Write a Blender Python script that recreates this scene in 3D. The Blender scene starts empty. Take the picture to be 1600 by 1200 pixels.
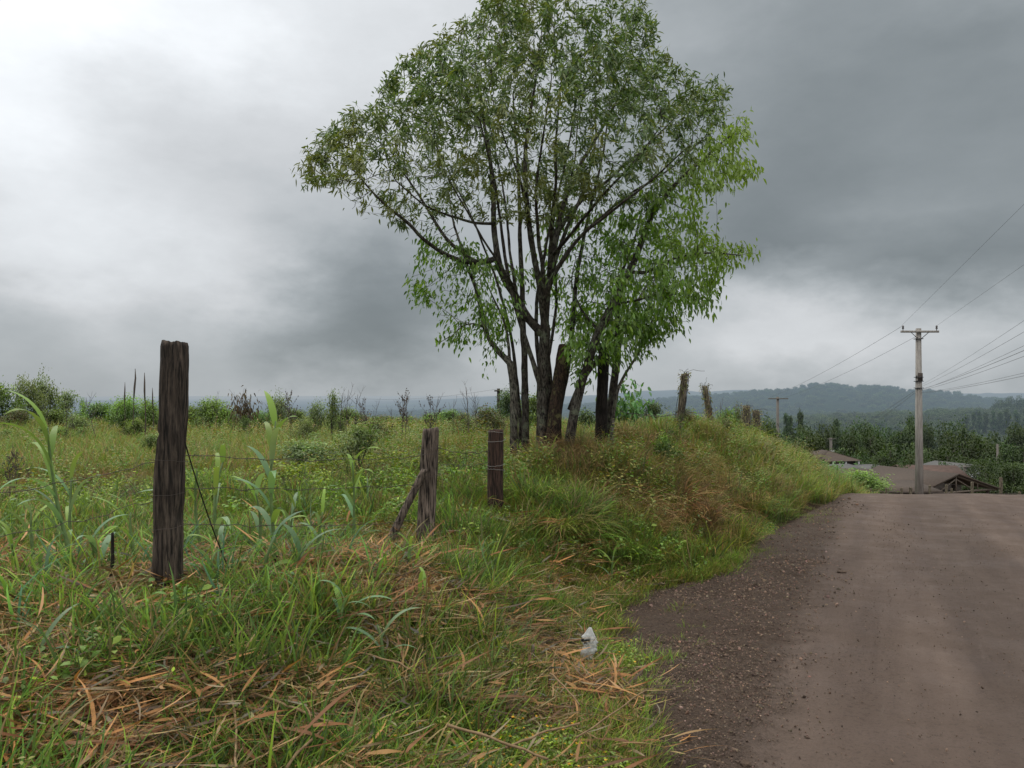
import bpy, math, random
import numpy as np
from mathutils import Vector, Matrix

rng = np.random.default_rng(11)
random.seed(5)
scene = bpy.context.scene
COL = scene.collection
F = 1200.0
CAMZ = 1.6
HY = 612.0


def P(px, py, Y):
    """point at depth Y seen from the photographer's position in direction (px, py)"""
    return np.array([(px - 800) / F * Y, Y, CAMZ - (py - HY) / F * Y])


def lin(r, g, b):
    f = lambda c: (c / 255) / 12.92 if c / 255 <= 0.04045 else (((c / 255) + 0.055) / 1.055) ** 2.4
    return (f(r), f(g), f(b))


def sm(a, b, x):
    t = np.clip((x - a) / (b - a), 0, 1)
    return t * t * (3 - 2 * t)


# ------------------------------------------------------------------ noise
def _hash(ix, iy, seed):
    n = (ix.astype(np.int64) * 374761393 + iy.astype(np.int64) * 668265263 + seed * 1442695) & 0xFFFFFFFF
    n = ((n ^ (n >> 13)) * 1274126177) & 0xFFFFFFFF
    n = n ^ (n >> 16)
    return (n & 0xFFFFFF) / float(0xFFFFFF)


def vn(x, y, seed=0):
    x = np.asarray(x, float); y = np.asarray(y, float)
    ix = np.floor(x); iy = np.floor(y)
    fx = x - ix; fy = y - iy
    fx = fx * fx * (3 - 2 * fx); fy = fy * fy * (3 - 2 * fy)
    a = _hash(ix, iy, seed); b = _hash(ix + 1, iy, seed)
    c = _hash(ix, iy + 1, seed); d = _hash(ix + 1, iy + 1, seed)
    return (a * (1 - fx) + b * fx) * (1 - fy) + (c * (1 - fx) + d * fx) * fy


def fbm(x, y, seed=0, o=3):
    s = 0; a = 0.5; t = 0
    for k in range(o):
        s = s + a * vn(np.asarray(x) * 2 ** k + 17.3 * k, np.asarray(y) * 2 ** k - 9.1 * k, seed + k)
        t += a; a *= 0.5
    return s / t


# ------------------------------------------------------------------ terrain
_ys = np.linspace(-60, 200, 2601)
_sl = -0.03 - 0.14 * sm(13.6, 18.5, _ys) + 0.04 * sm(60, 120, _ys)
_hz = np.cumsum(_sl) * (_ys[1] - _ys[0])
_hz = _hz - np.interp(0, _ys, _hz)


def hr(Y):
    return np.interp(Y, _ys, _hz)


def xt(Y):  # toe of the grass bank
    return np.interp(Y, [-30, 0, 3.48, 4.76, 6.2, 6.9, 7.6, 10.5, 14.55, 20, 36, 60, 200],
                     [-12, -.6, .52, .60, .85, 1.1, 2.0, 3.5, 6.1, 9.0, 17.2, 30, 100])


def xe(Y):  # left edge of the smooth carriageway
    return np.interp(Y, [-30, 0, 3.48, 4.76, 6.56, 7.6, 10.5, 14.55, 20, 36, 60, 200],
                     [-15, -.65, 1.03, 1.65, 2.5, 2.99, 4.4, 6.36, 9.2, 17.4, 30.2, 100.2])


def xf(Y):  # fence line, top of the bank
    return np.interp(Y, [-30, 0, 4.3, 6.5, 7.6, 10.5, 14, 16, 22, 28, 40, 60, 200],
                     [-20, -4.5, -1.92, -.72, -.16, 1.1, 3.03, 4.07, 7.0, 10.0, 17.0, 28, 98])


def Bz(r):
    return np.interp(r, [0, 45, 80, 120, 250, 500, 1000, 3000, 9000, 20000],
                     [-2, -5.4, -10.6, -16, -30, -45, -58, -70, -75, -80])


_RX = [-4000, -600, 0, 200, 400, 600, 700, 780, 850, 930, 1000, 1060, 1100, 1150, 1200, 1250, 1300, 1450, 1600, 1700, 2600, 5000]
_R0 = [640, 634, 629, 626, 633, 629, 624, 619, 621, 618, 611, 610, 613, 609, 612, 616, 617, 616, 614, 616, 625, 640]
_R1x = [-4000, 400, 700, 930, 1000, 1060, 1100, 1150, 1200, 1238, 1256, 1272, 1300, 1322, 1334, 1346, 1375, 1398, 1412, 1450, 1500, 1550, 1600, 1700, 2600, 5000]
_R1y = [700, 655, 645, 634, 630, 624, 622, 617, 613, 611, 607, 603, 604, 606, 611, 606, 606.5, 609, 612, 614, 618, 625, 630, 640, 660, 700]
_R1 = [700, 690, 660, 650, 655, 648, 645, 640, 640, 634, 630, 624, 622, 617, 615, 609, 603, 611, 625, 640, 660, 700]
_R2 = [770, 760, 730, 710, 705, 700, 700, 700, 695, 690, 684, 680, 678, 676, 672, 668, 664, 658, 650, 646, 660, 720]


def Hgt(X, Y, bumps=True):
    X = np.asarray(X, float); Y = np.asarray(Y, float)
    r = np.hypot(X, Y)
    h0 = hr(Y)
    f = xf(Y); t = xt(Y)
    zb = np.interp(Y, [-60, 0, 3, 4.3, 6.5, 7.6, 8.6, 10.5, 14, 16, 22, 28, 36, 60, 200],
                   [.4, .36, .42, .46, .27, .36, .50, .70, .68, .52, .0, -1.4, -3.1, -7.6, -24])
    zf = np.interp(Y, [-60, 0, 4, 7, 10, 20, 30, 45, 60, 90, 120, 200],
                   [.4, .38, .45, .30, .34, .14, -.12, -.5, -3.6, -11, -16, -26])
    d = f - X
    top = zb + (zf - zb) * sm(1.0, 7.0, d)
    s = sm(0, 1, (t - X) / np.maximum(t - f - .1, .4))
    z = h0 + (top - h0) * s
    if bumps:
        amp = s * np.clip(r / 25, .25, 1)
        z = z + amp * (.16 * (fbm(X * .7, Y * .7, 3) - .5) + .10 * (fbm(X * 2.3, Y * 2.3, 9) - .5))
        lump = sm(7.0, 8.5, Y) * sm(-1.2, .2, X - f) * sm(.05, .8, t - X) * (Y < 45)
        z = z + lump * .62 * (fbm(X * 1.15 + 3.3, Y * 1.05, 15, 2) - .5)
        # right hand verge beyond the carriageway
    far = Bz(r)
    pxa = 800 + F * X / np.maximum(Y, 1e-3)
    pxa = np.where(Y < 1, np.where(X > 0, 5000, -4000), np.clip(pxa, -4000, 5000))
    ca = np.abs(Y) / np.maximum(r, 1e-6)
    rough = lambda sc, sd: fbm(X * sc, Y * sc, sd, 4) - .5
    for R, W, tab, bot, sd in ((5200, 1500, _R0, 0, 1), (1900, 650, _R1, 0, 2), (720, 300, _R2, 0, 4)):
        sil = np.interp(pxa, _R1x, _R1y) if sd == 2 else np.interp(pxa, _RX, tab)
        ridge = CAMZ - (sil - HY) / F * R * np.clip(ca, .4, 1)
        k = np.exp(-((r - R) / W) ** 2)
        h = far + np.maximum(ridge - Bz(R), 0) * k * (1 + .0 * sd)
        far = np.maximum(far, h)
    if bumps:
        far = far + np.clip((r - 150) / 800, 0, 1) * 5 * rough(.011, 21) * np.clip(r / 1500, .5, 3)
    w = sm(70, 140, r)
    return z * (1 - w) + far * w


def Hp(x, y):
    return float(Hgt(np.array([x]), np.array([y]))[0])


# ------------------------------------------------------------------ mesh helpers
def mesh_np(name, V, faces, col=None, mat=None, smooth=False):
    """faces: (n,3) or (n,4) int array or list of such arrays"""
    me = bpy.data.meshes.new(name)
    V = np.asarray(V, np.float32)
    if not isinstance(faces, list):
        faces = [faces]
    faces = [np.asarray(f, np.int32) for f in faces if len(f)]
    nl = sum(f.size for f in faces); nf = sum(len(f) for f in faces)
    me.vertices.add(len(V)); me.vertices.foreach_set("co", V.ravel())
    me.loops.add(nl); me.loops.foreach_set("vertex_index", np.concatenate([f.ravel() for f in faces]))
    starts = []; tot = []; s = 0
    for f in faces:
        k = f.shape[1]
        starts.append(s + np.arange(len(f)) * k); tot.append(np.full(len(f), k)); s += f.size
    me.polygons.add(nf)
    me.polygons.foreach_set("loop_start", np.concatenate(starts).astype(np.int32))
    me.polygons.foreach_set("loop_total", np.concatenate(tot).astype(np.int32))
    if smooth:
        me.polygons.foreach_set("use_smooth", np.ones(nf, bool))
    me.update(calc_edges=True)
    me.validate()
    if col is not None:
        a = me.color_attributes.new("Col", 'FLOAT_COLOR', 'POINT')
        c = np.ones((len(V), 4), np.float32); c[:, :3] = col
        a.data.foreach_set("color", c.ravel())
    if mat is not None:
        me.materials.append(mat)
    return me


def put(name, me, parent=None, loc=None, link=True):
    o = bpy.data.objects.new(name, me)
    if link:
        COL.objects.link(o)
    if parent is not None:
        o.parent = parent
    if loc is not None:
        o.location = [float(v) for v in loc]
    return o


def tag(o, label=None, cat=None, group=None, kind=None):
    if label: o["label"] = label
    if cat: o["category"] = cat
    if group: o["group"] = group
    if kind: o["kind"] = kind
    return o


def empty(name, loc=(0, 0, 0), rz=0.0):
    o = bpy.data.objects.new(name, None)
    o.empty_display_size = .2
    COL.objects.link(o)
    o.location = [float(v) for v in loc]
    o.rotation_euler = (0, 0, rz)
    return o


def copy_tree(root, loc, rz, scl, label=None):
    r = root.copy(); COL.objects.link(r)
    r.location = [float(v) for v in loc]; r.rotation_euler = (0, 0, rz)
    r.scale = (scl, scl, scl) if not hasattr(scl, '__len__') else scl
    if label: r["label"] = label
    for ch in list(root.children):
        c = ch.copy(); COL.objects.link(c); c.parent = r
    return r


class MB:
    """collects boxes, tubes and lathes into one mesh"""
    def __init__(s):
        s.V = []; s.Q = []; s.T = []; s.n = 0; s.C = []

    def add(s, V, Q=None, T=None, col=None):
        V = np.asarray(V, float)
        if Q is not None and len(Q): s.Q.append(np.asarray(Q) + s.n)
        if T is not None and len(T): s.T.append(np.asarray(T) + s.n)
        s.V.append(V); s.n += len(V)
        s.C.append(np.tile(np.array(col if col is not None else (1, 1, 1), float), (len(V), 1)) if col is None or np.ndim(col) == 1 else np.asarray(col))

    def box(s, c, size, rot=None):
        c = np.asarray(c, float); h = np.asarray(size, float) / 2
        v = np.array([[x, y, z] for x in (-1, 1) for y in (-1, 1) for z in (-1, 1)], float) * h
        if rot is not None:
            v = v @ np.array(Matrix.Rotation(rot, 3, 'Z')).T
        s.add(v + c, [[0, 1, 3, 2], [4, 6, 7, 5], [0, 4, 5, 1], [2, 3, 7, 6], [0, 2, 6, 4], [1, 5, 7, 3]])

    def tube(s, pts, rad, k=6, cap=True, col=None):
        pts = np.asarray(pts, float); n = len(pts)
        rad = np.broadcast_to(np.asarray(rad, float), (n,))
        T = np.gradient(pts, axis=0)
        T /= np.maximum(np.linalg.norm(T, axis=1, keepdims=True), 1e-9)
        up = np.array([0, 0, 1.]) if abs(T[0][2]) < .9 else np.array([1., 0, 0])
        N = np.cross(T[0], up); N /= np.linalg.norm(N)
        V = []
        ang = np.arange(k) / k * 2 * math.pi
        for i in range(n):
            N = N - T[i] * np.dot(N, T[i]); N /= max(np.linalg.norm(N), 1e-9)
            B = np.cross(T[i], N)
            V.append(pts[i] + rad[i] * (np.outer(np.cos(ang), N) + np.outer(np.sin(ang), B)))
        V = np.concatenate(V)
        i = np.arange(n - 1)[:, None] * k; j = np.arange(k)[None, :]; j2 = (j + 1) % k
        Q = np.stack([i + j, i + j2, i + k + j2, i + k + j], -1).reshape(-1, 4)
        T3 = []
        if cap:
            V = np.concatenate([V, pts[:1], pts[-1:]])
            a, b = n * k, n * k + 1
            for q in range(k):
                T3.append([a, (q + 1) % k, q]); T3.append([b, (n - 1) * k + q, (n - 1) * k + (q + 1) % k])
        s.add(V, Q, T3, col)

    def build(s, name, mat, parent=None, smooth=False, col=False, loc=None, link=True):
        V = np.concatenate(s.V)
        fs = []
        if s.Q: fs.append(np.concatenate(s.Q))
        if s.T: fs.append(np.concatenate(s.T))
        me = mesh_np(name, V, fs, np.concatenate(s.C) if col else None, mat, smooth)
        return put(name, me, parent, loc, link)


def ribbons(base, az, length, width, lean0, lean1, nseg, c0, c1, twist=None, wprof=None, curl=None):
    """grass blades: returns V, Q, C"""
    n = len(az)
    base = np.asarray(base, float)
    t = np.linspace(0, 1, nseg + 1)
    th = lean0[:, None] + (lean1 - lean0)[:, None] * t[None, :] ** 1.3
    ds = (length / nseg)[:, None]
    hx = np.concatenate([np.zeros((n, 1)), np.cumsum(np.sin(th[:, :-1]) * ds, 1)], 1)
    hz = np.concatenate([np.zeros((n, 1)), np.cumsum(np.cos(th[:, :-1]) * ds, 1)], 1)
    azt = az[:, None] + (0 if curl is None else curl[:, None] * t[None, :])
    ca, sa = np.cos(azt), np.sin(azt)
    cx = base[:, 0:1] + hx * ca; cy = base[:, 1:2] + hx * sa; cz = base[:, 2:3] + hz
    if wprof is None:
        wp = np.clip(1.15 * (1 - t ** 2.2), .04, 1) * (0.55 + .45 * np.sin(np.clip(t * 2.2, 0, math.pi / 2)))
    else:
        wp = np.interp(t, np.linspace(0, 1, len(wprof)), wprof)
    w = width[:, None] * wp[None, :] / 2
    tw = (twist if twist is not None else np.zeros(n))[:, None] * t[None, :]
    sx = -sa * np.cos(tw) + ca * np.sin(tw) * .6; sy = ca * np.cos(tw) + sa * np.sin(tw) * .6
    sz = np.sin(tw) * .5
    L = np.stack([cx + sx * w, cy + sy * w, cz + sz * w], -1)
    R = np.stack([cx - sx * w, cy - sy * w, cz - sz * w], -1)
    V = np.stack([L, R], 2).reshape(n, (nseg + 1) * 2, 3)
    b = (np.arange(n) * (nseg + 1) * 2)[:, None, None]
    k = (np.arange(nseg) * 2)[None, :, None]
    Q = (b + k + np.array([0, 1, 3, 2])[None, None, :]).reshape(-1, 4)
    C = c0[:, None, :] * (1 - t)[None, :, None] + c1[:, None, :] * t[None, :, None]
    C = np.repeat(C, 2, axis=1)
    return V.reshape(-1, 3), Q, C.reshape(-1, 3)


def leaves(pos, d, length, width, col, bend=.25, up=None):
    """lance shaped leaves, 2 quads + tip folded along a bend: V,Q,T,C"""
    n = len(pos)
    d = d / np.maximum(np.linalg.norm(d, axis=1, keepdims=True), 1e-9)
    rnd = rng.normal(size=(n, 3)) * .6 + (np.array([0, 0, 1.]) if up is None else up)
    s = np.cross(d, rnd); s /= np.maximum(np.linalg.norm(s, axis=1, keepdims=True), 1e-9)
    nr = np.cross(s, d)
    l = length[:, None]; w = width[:, None] / 2
    p0 = pos
    dz = np.array([0, 0, -1.])
    m1 = pos + d * l * .35 + dz * l * bend * .12; m2 = pos + d * l * .68 + dz * l * bend * .5
    tip = pos + d * l * .97 + dz * l * bend
    f = nr * w * .35
    V = np.stack([p0, m1 + s * w + f, m1 - s * w + f, m2 + s * w * .8 + f, m2 - s * w * .8 + f, tip], 1).reshape(-1, 3)
    b = (np.arange(n) * 6)[:, None]
    T = np.concatenate([b + np.array([[0, 2, 1]]), b + np.array([[3, 4, 5]])])
    Q = b + np.array([[1, 2, 4, 3]])
    C = np.repeat(col, 6, axis=0)
    return V, Q, T, C


# ------------------------------------------------------------------ materials
def new_mat(name):
    m = bpy.data.materials.new(name); m.use_nodes = True
    nt = m.node_tree; nt.nodes.clear()
    return m, nt


def N(nt, typ, **kw):
    n = nt.nodes.new(typ)
    for k, v in kw.items():
        if k == 'inp':
            for a, b in v.items():
                n.inputs[a].default_value = b
        else:
            setattr(n, k, v)
    return n


def L(nt, a, b):
    nt.links.new(a, b)


def mixc(nt, fac, a, b, blend='MIX'):
    m = N(nt, 'ShaderNodeMix', data_type='RGBA', blend_type=blend)
    for sock, val in ((m.inputs[0], fac), (m.inputs[6], a), (m.inputs[7], b)):
        if hasattr(val, 'links'):
            L(nt, val, sock)
        elif isinstance(val, (int, float)):
            sock.default_value = val
        else:
            sock.default_value = (*val, 1)
    return m.outputs[2]


def math_(nt, op, a, b=None, c=None):
    m = N(nt, 'ShaderNodeMath', operation=op)
    for i, v in enumerate((a, b, c)):
        if v is None: continue
        if hasattr(v, 'links'): L(nt, v, m.inputs[i])
        else: m.inputs[i].default_value = v
    return m.outputs[0]


def noise(nt, vec, scale, detail=4, rough=.55, dist=0.0):
    n = N(nt, 'ShaderNodeTexNoise')
    n.inputs['Scale'].default_value = scale; n.inputs['Detail'].default_value = detail
    n.inputs['Roughness'].default_value = rough; n.inputs['Distortion'].default_value = dist
    if vec is not None: L(nt, vec, n.inputs['Vector'])
    return n.outputs['Fac']


def mapr(nt, v, a, b, c=0., d=1., smooth=False):
    m = N(nt, 'ShaderNodeMapRange')
    m.clamp = True
    if smooth: m.interpolation_type = 'SMOOTHSTEP'
    L(nt, v, m.inputs[0])
    for i, x in enumerate((a, b, c, d)): m.inputs[i + 1].default_value = x
    return m.outputs[0]


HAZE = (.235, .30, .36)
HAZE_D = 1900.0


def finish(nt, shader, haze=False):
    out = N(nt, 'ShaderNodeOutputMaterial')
    if haze:  # aerial haze painted into the material as emission, growing with distance from the origin
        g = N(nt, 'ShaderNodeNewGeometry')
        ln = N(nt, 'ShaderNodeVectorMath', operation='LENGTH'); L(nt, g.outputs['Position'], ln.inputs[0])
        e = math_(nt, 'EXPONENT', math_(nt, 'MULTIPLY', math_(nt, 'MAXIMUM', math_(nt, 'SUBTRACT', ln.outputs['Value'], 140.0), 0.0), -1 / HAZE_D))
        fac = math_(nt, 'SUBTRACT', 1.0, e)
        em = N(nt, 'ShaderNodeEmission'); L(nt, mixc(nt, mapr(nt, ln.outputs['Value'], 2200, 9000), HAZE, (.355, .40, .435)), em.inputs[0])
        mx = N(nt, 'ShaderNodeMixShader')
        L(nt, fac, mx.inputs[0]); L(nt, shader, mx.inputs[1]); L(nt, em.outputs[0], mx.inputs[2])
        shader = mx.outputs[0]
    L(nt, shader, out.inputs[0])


def foliage_mat(name, inst=False, trans=.35, gloss=.45, haze=False, tintn=None, objrand=0.0, spec=.35):
    m, nt = new_mat(name)
    a = N(nt, 'ShaderNodeAttribute', attribute_name='Col', attribute_type='GEOMETRY')
    c = a.outputs['Color']
    if inst:
        t = N(nt, 'ShaderNodeAttribute', attribute_name='tcol', attribute_type='INSTANCER')
        c = mixc(nt, 1.0, c, t.outputs['Color'], 'MULTIPLY')
    g = N(nt, 'ShaderNodeNewGeometry')
    # under-side of a leaf is paler
    c2 = mixc(nt, .25, c, (.75, .85, .7), 'MIX')
    cc = mixc(nt, math_(nt, 'MULTIPLY', g.outputs['Backfacing'], .35), c, c2)
    if objrand:
        oi = N(nt, 'ShaderNodeObjectInfo')
        hs = N(nt, 'ShaderNodeHueSaturation')
        L(nt, cc, hs.inputs['Color'])
        L(nt, mapr(nt, oi.outputs['Random'], 0, 1, .5 - .02, .5 + .02), hs.inputs['Hue'])
        L(nt, mapr(nt, oi.outputs['Random'], 0, 1, 1 - objrand, 1 + objrand), hs.inputs['Value'])
        cc = hs.outputs[0]
    p = N(nt, 'ShaderNodeBsdfPrincipled')
    L(nt, cc, p.inputs['Base Color']); p.inputs['Roughness'].default_value = gloss
    p.inputs['Specular IOR Level'].default_value = spec
    tr = N(nt, 'ShaderNodeBsdfTranslucent')
    L(nt, mixc(nt, 1.0, cc, (1.25, 1.25, .6), 'MULTIPLY'), tr.inputs[0])
    mx = N(nt, 'ShaderNodeMixShader'); mx.inputs[0].default_value = trans
    L(nt, p.outputs[0], mx.inputs[1]); L(nt, tr.outputs[0], mx.inputs[2])
    finish(nt, mx.outputs[0], haze)
    return m


def bark_mat(name, ca, cb, cc, sc=6., stretch=6., rough=.85, bump=.02, haze=False, moss=None, crack=True):
    m, nt = new_mat(name)
    tc = N(nt, 'ShaderNodeTexCoord')
    mp = N(nt, 'ShaderNodeMapping'); L(nt, tc.outputs['Object'], mp.inputs[0])
    mp.inputs['Scale'].default_value = (sc * stretch, sc * stretch, sc)
    v = mp.outputs[0]
    n1 = noise(nt, v, 1.0, 8, .65, .4)
    n2 = noise(nt, v, 3.2, 6, .6, .2)
    n3 = noise(nt, tc.outputs['Object'], 3.5, 4, .6)
    c = mixc(nt, mapr(nt, n1, .36, .62), ca, cb)
    c = mixc(nt, mapr(nt, n3, .45, .65), c, cc)
    c = mixc(nt, mapr(nt, n2, .60, .38), c, (.012, .010, .009)) if crack else c
    if moss:
        n4 = noise(nt, tc.outputs['Object'], 9, 5, .7)
        c = mixc(nt, mapr(nt, n4, .54, .64, 0, .8), c, moss)
    p = N(nt, 'ShaderNodeBsdfPrincipled'); L(nt, c, p.inputs['Base Color'])
    p.inputs['Roughness'].default_value = rough; p.inputs['Specular IOR Level'].default_value = .25
    b = N(nt, 'ShaderNodeBump'); b.inputs['Strength'].default_value = .8; b.inputs['Distance'].default_value = bump
    L(nt, math_(nt, 'ADD', n1, math_(nt, 'MULTIPLY', n2, .5)), b.inputs['Height'])
    L(nt, b.outputs[0], p.inputs['Normal'])
    finish(nt, p.outputs[0], haze)
    return m


def plain_mat(name, col, rough=.7, var=.25, sc=4., haze=False, metal=0., streak=False):
    m, nt = new_mat(name)
    tc = N(nt, 'ShaderNodeTexCoord')
    vec = tc.outputs['Object']
    if streak:
        mp = N(nt, 'ShaderNodeMapping'); L(nt, vec, mp.inputs[0]); mp.inputs['Scale'].default_value = (5, 5, .5)
        vec = mp.outputs[0]
    n1 = noise(nt, vec, sc, 6, .65)
    c = mixc(nt, mapr(nt, n1, .3, .7), tuple(x * (1 - var) for x in col), tuple(min(1, x * (1 + var)) for x in col))
    p = N(nt, 'ShaderNodeBsdfPrincipled'); L(nt, c, p.inputs['Base Color'])
    p.inputs['Roughness'].default_value = rough; p.inputs['Metallic'].default_value = metal
    b = N(nt, 'ShaderNodeBump'); b.inputs['Strength'].default_value = .3; b.inputs['Distance'].default_value = .01
    L(nt, n1, b.inputs['Height']); L(nt, b.outputs[0], p.inputs['Normal'])
    finish(nt, p.outputs[0], haze)
    return m


# ------------------------------------------------------------------ camera, sky, sun
cam = bpy.data.cameras.new("camera"); cam.sensor_width = 36; cam.lens = 27.0
cam.clip_start = .05; cam.clip_end = 40000
co = bpy.data.objects.new("camera", cam); COL.objects.link(co)
co.location = (0, 0, CAMZ); co.rotation_euler = (math.radians(90) + math.atan(12 / F), 0, 0)
scene.camera = co
scene.view_settings.view_transform = 'Standard'; scene.view_settings.look = 'None'
scene.view_settings.exposure = 0; scene.view_settings.gamma = 1
scene.render.engine = 'CYCLES'
scene.cycles.max_bounces = 6; scene.cycles.diffuse_bounces = 3; scene.cycles.transmission_bounces = 4
scene.cycles.transparent_max_bounces = 6
scene.cycles.use_denoising = True

SUN_EL, SUN_AZ = 52.0, -38.0      # degrees; azimuth measured from the view axis (+Y) to the right
world = bpy.data.worlds.new("World"); scene.world = world; world.use_nodes = True
wt = world.node_tree; wt.nodes.clear()
tcw = N(wt, 'ShaderNodeTexCoord')
dirv = tcw.outputs['Generated']
nrm = N(wt, 'ShaderNodeVectorMath', operation='NORMALIZE'); L(wt, dirv, nrm.inputs[0])
# soft turbulence of the cloud deck: warp the direction with layered noise
mpw = N(wt, 'ShaderNodeMapping'); L(wt, nrm.outputs[0], mpw.inputs[0]); mpw.inputs['Scale'].default_value = (1, 1, 1.9)


def nv(scale, detail, rough, seed):
    n = N(wt, 'ShaderNodeTexNoise', noise_dimensions='4D')
    n.inputs['Scale'].default_value = scale; n.inputs['Detail'].default_value = detail
    n.inputs['Roughness'].default_value = rough; n.inputs['W'].default_value = seed
    L(wt, mpw.outputs[0], n.inputs['Vector'])
    return n


def vmath(nt, op, a, b=None):
    m = N(nt, 'ShaderNodeVectorMath', operation=op)
    for i, v in enumerate((a, b)):
        if v is None: continue
        if hasattr(v, 'links'): L(nt, v, m.inputs[i])
        else: m.inputs[i].default_value = v
    return m


w1 = vmath(wt, 'SUBTRACT', nv(3.0, 5, .55, 1.3).outputs['Color'], (.5, .5, .5))
w2 = vmath(wt, 'SUBTRACT', nv(11.0, 5, .6, 7.7).outputs['Color'], (.5, .5, .5))
w1c = vmath(wt, 'MULTIPLY', w1.outputs[0], (.26, .05, .14))
w2c = vmath(wt, 'MULTIPLY', w2.outputs[0], (.11, .02, .085))
w1b = vmath(wt, 'ADD', w1c.outputs[0], w2c.outputs[0])
warped = vmath(wt, 'ADD', nrm.outputs[0], w1b.outputs[0])
# brightness of the cloud deck at given directions (photo px, py, sRGB grey)
SKY = [(100, 10, 250), (330, 30, 238), (600, 30, 216), (830, 30, 200), (1040, 40, 163), (1250, 60, 150), (1450, 50, 140), (1600, 80, 146),
       (20, 170, 238), (230, 170, 216), (430, 170, 206), (640, 180, 200), (850, 180, 188), (1060, 180, 160), (1260, 190, 142), (1440, 190, 148), (1600, 200, 150),
       (60, 330, 222), (250, 320, 206), (420, 320, 196), (560, 340, 178), (720, 320, 176), (900, 330, 176), (1080, 330, 160), (1260, 320, 143), (1400, 300, 158), (1560, 330, 146),
       (130, 420, 216), (300, 430, 204), (430, 450, 166), (570, 450, 140), (700, 460, 160), (900, 460, 176), (1060, 440, 164), (1200, 400, 142), (1350, 415, 146), (1540, 420, 138),
       (0, 530, 172), (150, 520, 186), (300, 520, 178), (440, 530, 148), (600, 525, 134), (740, 560, 172), (900, 550, 184), (1060, 500, 176), (1180, 475, 192), (1310, 490, 190), (1420, 462, 150), (1560, 500, 172),
       (80, 585, 170), (250, 590, 168), (450, 597, 166), (650, 600, 164), (850, 610, 170), (1080, 590, 176), (1250, 590, 176), (1420, 590, 172), (1580, 590, 164),
       (-250, 100, 235), (-250, 400, 200), (-300, 600, 165), (1900, 100, 150), (1900, 400, 150), (1900, 600, 165), (300, -250, 245), (800, -250, 215), (1300, -250, 180)]
SKY += [(1130, 440, 146), (1130, 485, 190), (1250, 450, 158), (1250, 488, 196), (1370, 446, 138), (1370, 505, 186), (1490, 455, 136), (1490, 505, 174), (1600, 470, 142), (640, 500, 138), (520, 490, 140), (330, 395, 210), (200, 380, 222), (1330, 230, 140), (1360, 340, 152), (1290, 380, 138), (1470, 370, 142), (1000, 110, 166), (1080, 240, 156)]
_P = np.array([(x_, y_) for x_, y_, _g in SKY], float)
_T = np.array([lin(_g, _g, _g)[0] * (1.07 if _g > 193 else 1.10 if _g > 162 else 1.0) for _x, _y, _g in SKY])


def _kern(q):
    d2 = ((q[:, None] - _P[None]) * np.array([1, 1.5]))
    k_ = np.exp(-(d2 ** 2).sum(2) / (2 * 72.0 ** 2)) + 1e-9 / (1 + (d2 ** 2).sum(2) / 1e4)
    return k_ / k_.sum(1, keepdims=True)


_K = _kern(_P); _B = _T.copy()
for _ in range(20): _B = np.clip(_B + .7 * (_T - _K @ _B), .06, 1.5)
# the deck as bands of elevation, each a ramp over azimuth
sepd = N(wt, 'ShaderNodeSeparateXYZ'); L(wt, warped.outputs[0], sepd.inputs[0])
azi = math_(wt, 'ARCTAN2', sepd.outputs[0], sepd.outputs[1])
U0, U1 = math.radians(-48), math.radians(48)
ut = mapr(wt, azi, U0, U1)
elv = math_(wt, 'ARCSINE', sepd.outputs[2])
ROWS = [0.0, 1.6, 3.2, 4.6, 5.8, 7.0, 8.3, 10.0, 12.5, 15.5, 19.0, 23.0, 28.0, 34.0]
bri = None
for k_, e_ in enumerate(ROWS):
    cr = N(wt, 'ShaderNodeValToRGB'); cr.color_ramp.interpolation = 'EASE' if False else 'B_SPLINE'
    us = np.linspace(0, 1, 30)
    az_ = U0 + (U1 - U0) * us
    z_ = math.sin(math.radians(e_)); h_ = math.cos(math.radians(e_))
    px_ = 800 + F * np.tan(az_); py_ = HY - F * z_ / (h_ * np.cos(az_))
    vals = _kern(np.stack([px_, py_], 1)) @ _B
    el_ = cr.color_ramp.elements
    while len(el_) < 30: el_.new(.5)
    for q_, (p_, v_) in enumerate(zip(us, vals)):
        el_[q_].position = float(p_); el_[q_].color = (float(v_), float(v_), float(v_), 1)
    L(wt, ut, cr.inputs[0])
    if bri is None: bri = cr.outputs[0]
    else: bri = mixc(wt, mapr(wt, elv, math.radians(ROWS[k_ - 1]), math.radians(e_)), bri, cr.outputs[0])
sepw = N(wt, 'ShaderNodeSeparateXYZ'); L(wt, nrm.outputs[0], sepw.inputs[0])
zen = mapr(wt, sepw.outputs[2], .45, .85, .55, ZENITH if 'ZENITH' in globals() else 2.0, True)
bw = N(wt, 'ShaderNodeRGBToBW'); L(wt, bri, bw.inputs[0]); bri = bw.outputs[0]
behind = mapr(wt, sepd.outputs[1], .35, -.1, 0, 1, True)
bmx = N(wt, 'ShaderNodeMix'); L(wt, math_(wt, 'MAXIMUM', behind, mapr(wt, elv, math.radians(31), math.radians(46), 0, 1, True)), bmx.inputs[0]); L(wt, bri, bmx.inputs[2]); L(wt, zen, bmx.inputs[3]); bri = bmx.outputs[0]
det = nv(7.0, 7, .6, 4.4).outputs['Fac']
det2 = nv(2.2, 6, .6, 8.1).outputs['Fac']
mod = math_(wt, 'ADD', mapr(wt, det, .3, .7, -.055, .055), mapr(wt, det2, .3, .7, -.10, .10))
bri = math_(wt, 'MULTIPLY', bri, math_(wt, 'ADD', 1.0, mod))
tint = mixc(wt, mapr(wt, bri, .2, .6), (.855, .985, 1.05), (1.05, 1.09, 1.13))
tint = mixc(wt, mapr(wt, elv, math.radians(28), math.radians(50), 0, 1, True), tint, (1.04, 1.0, .93))
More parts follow.
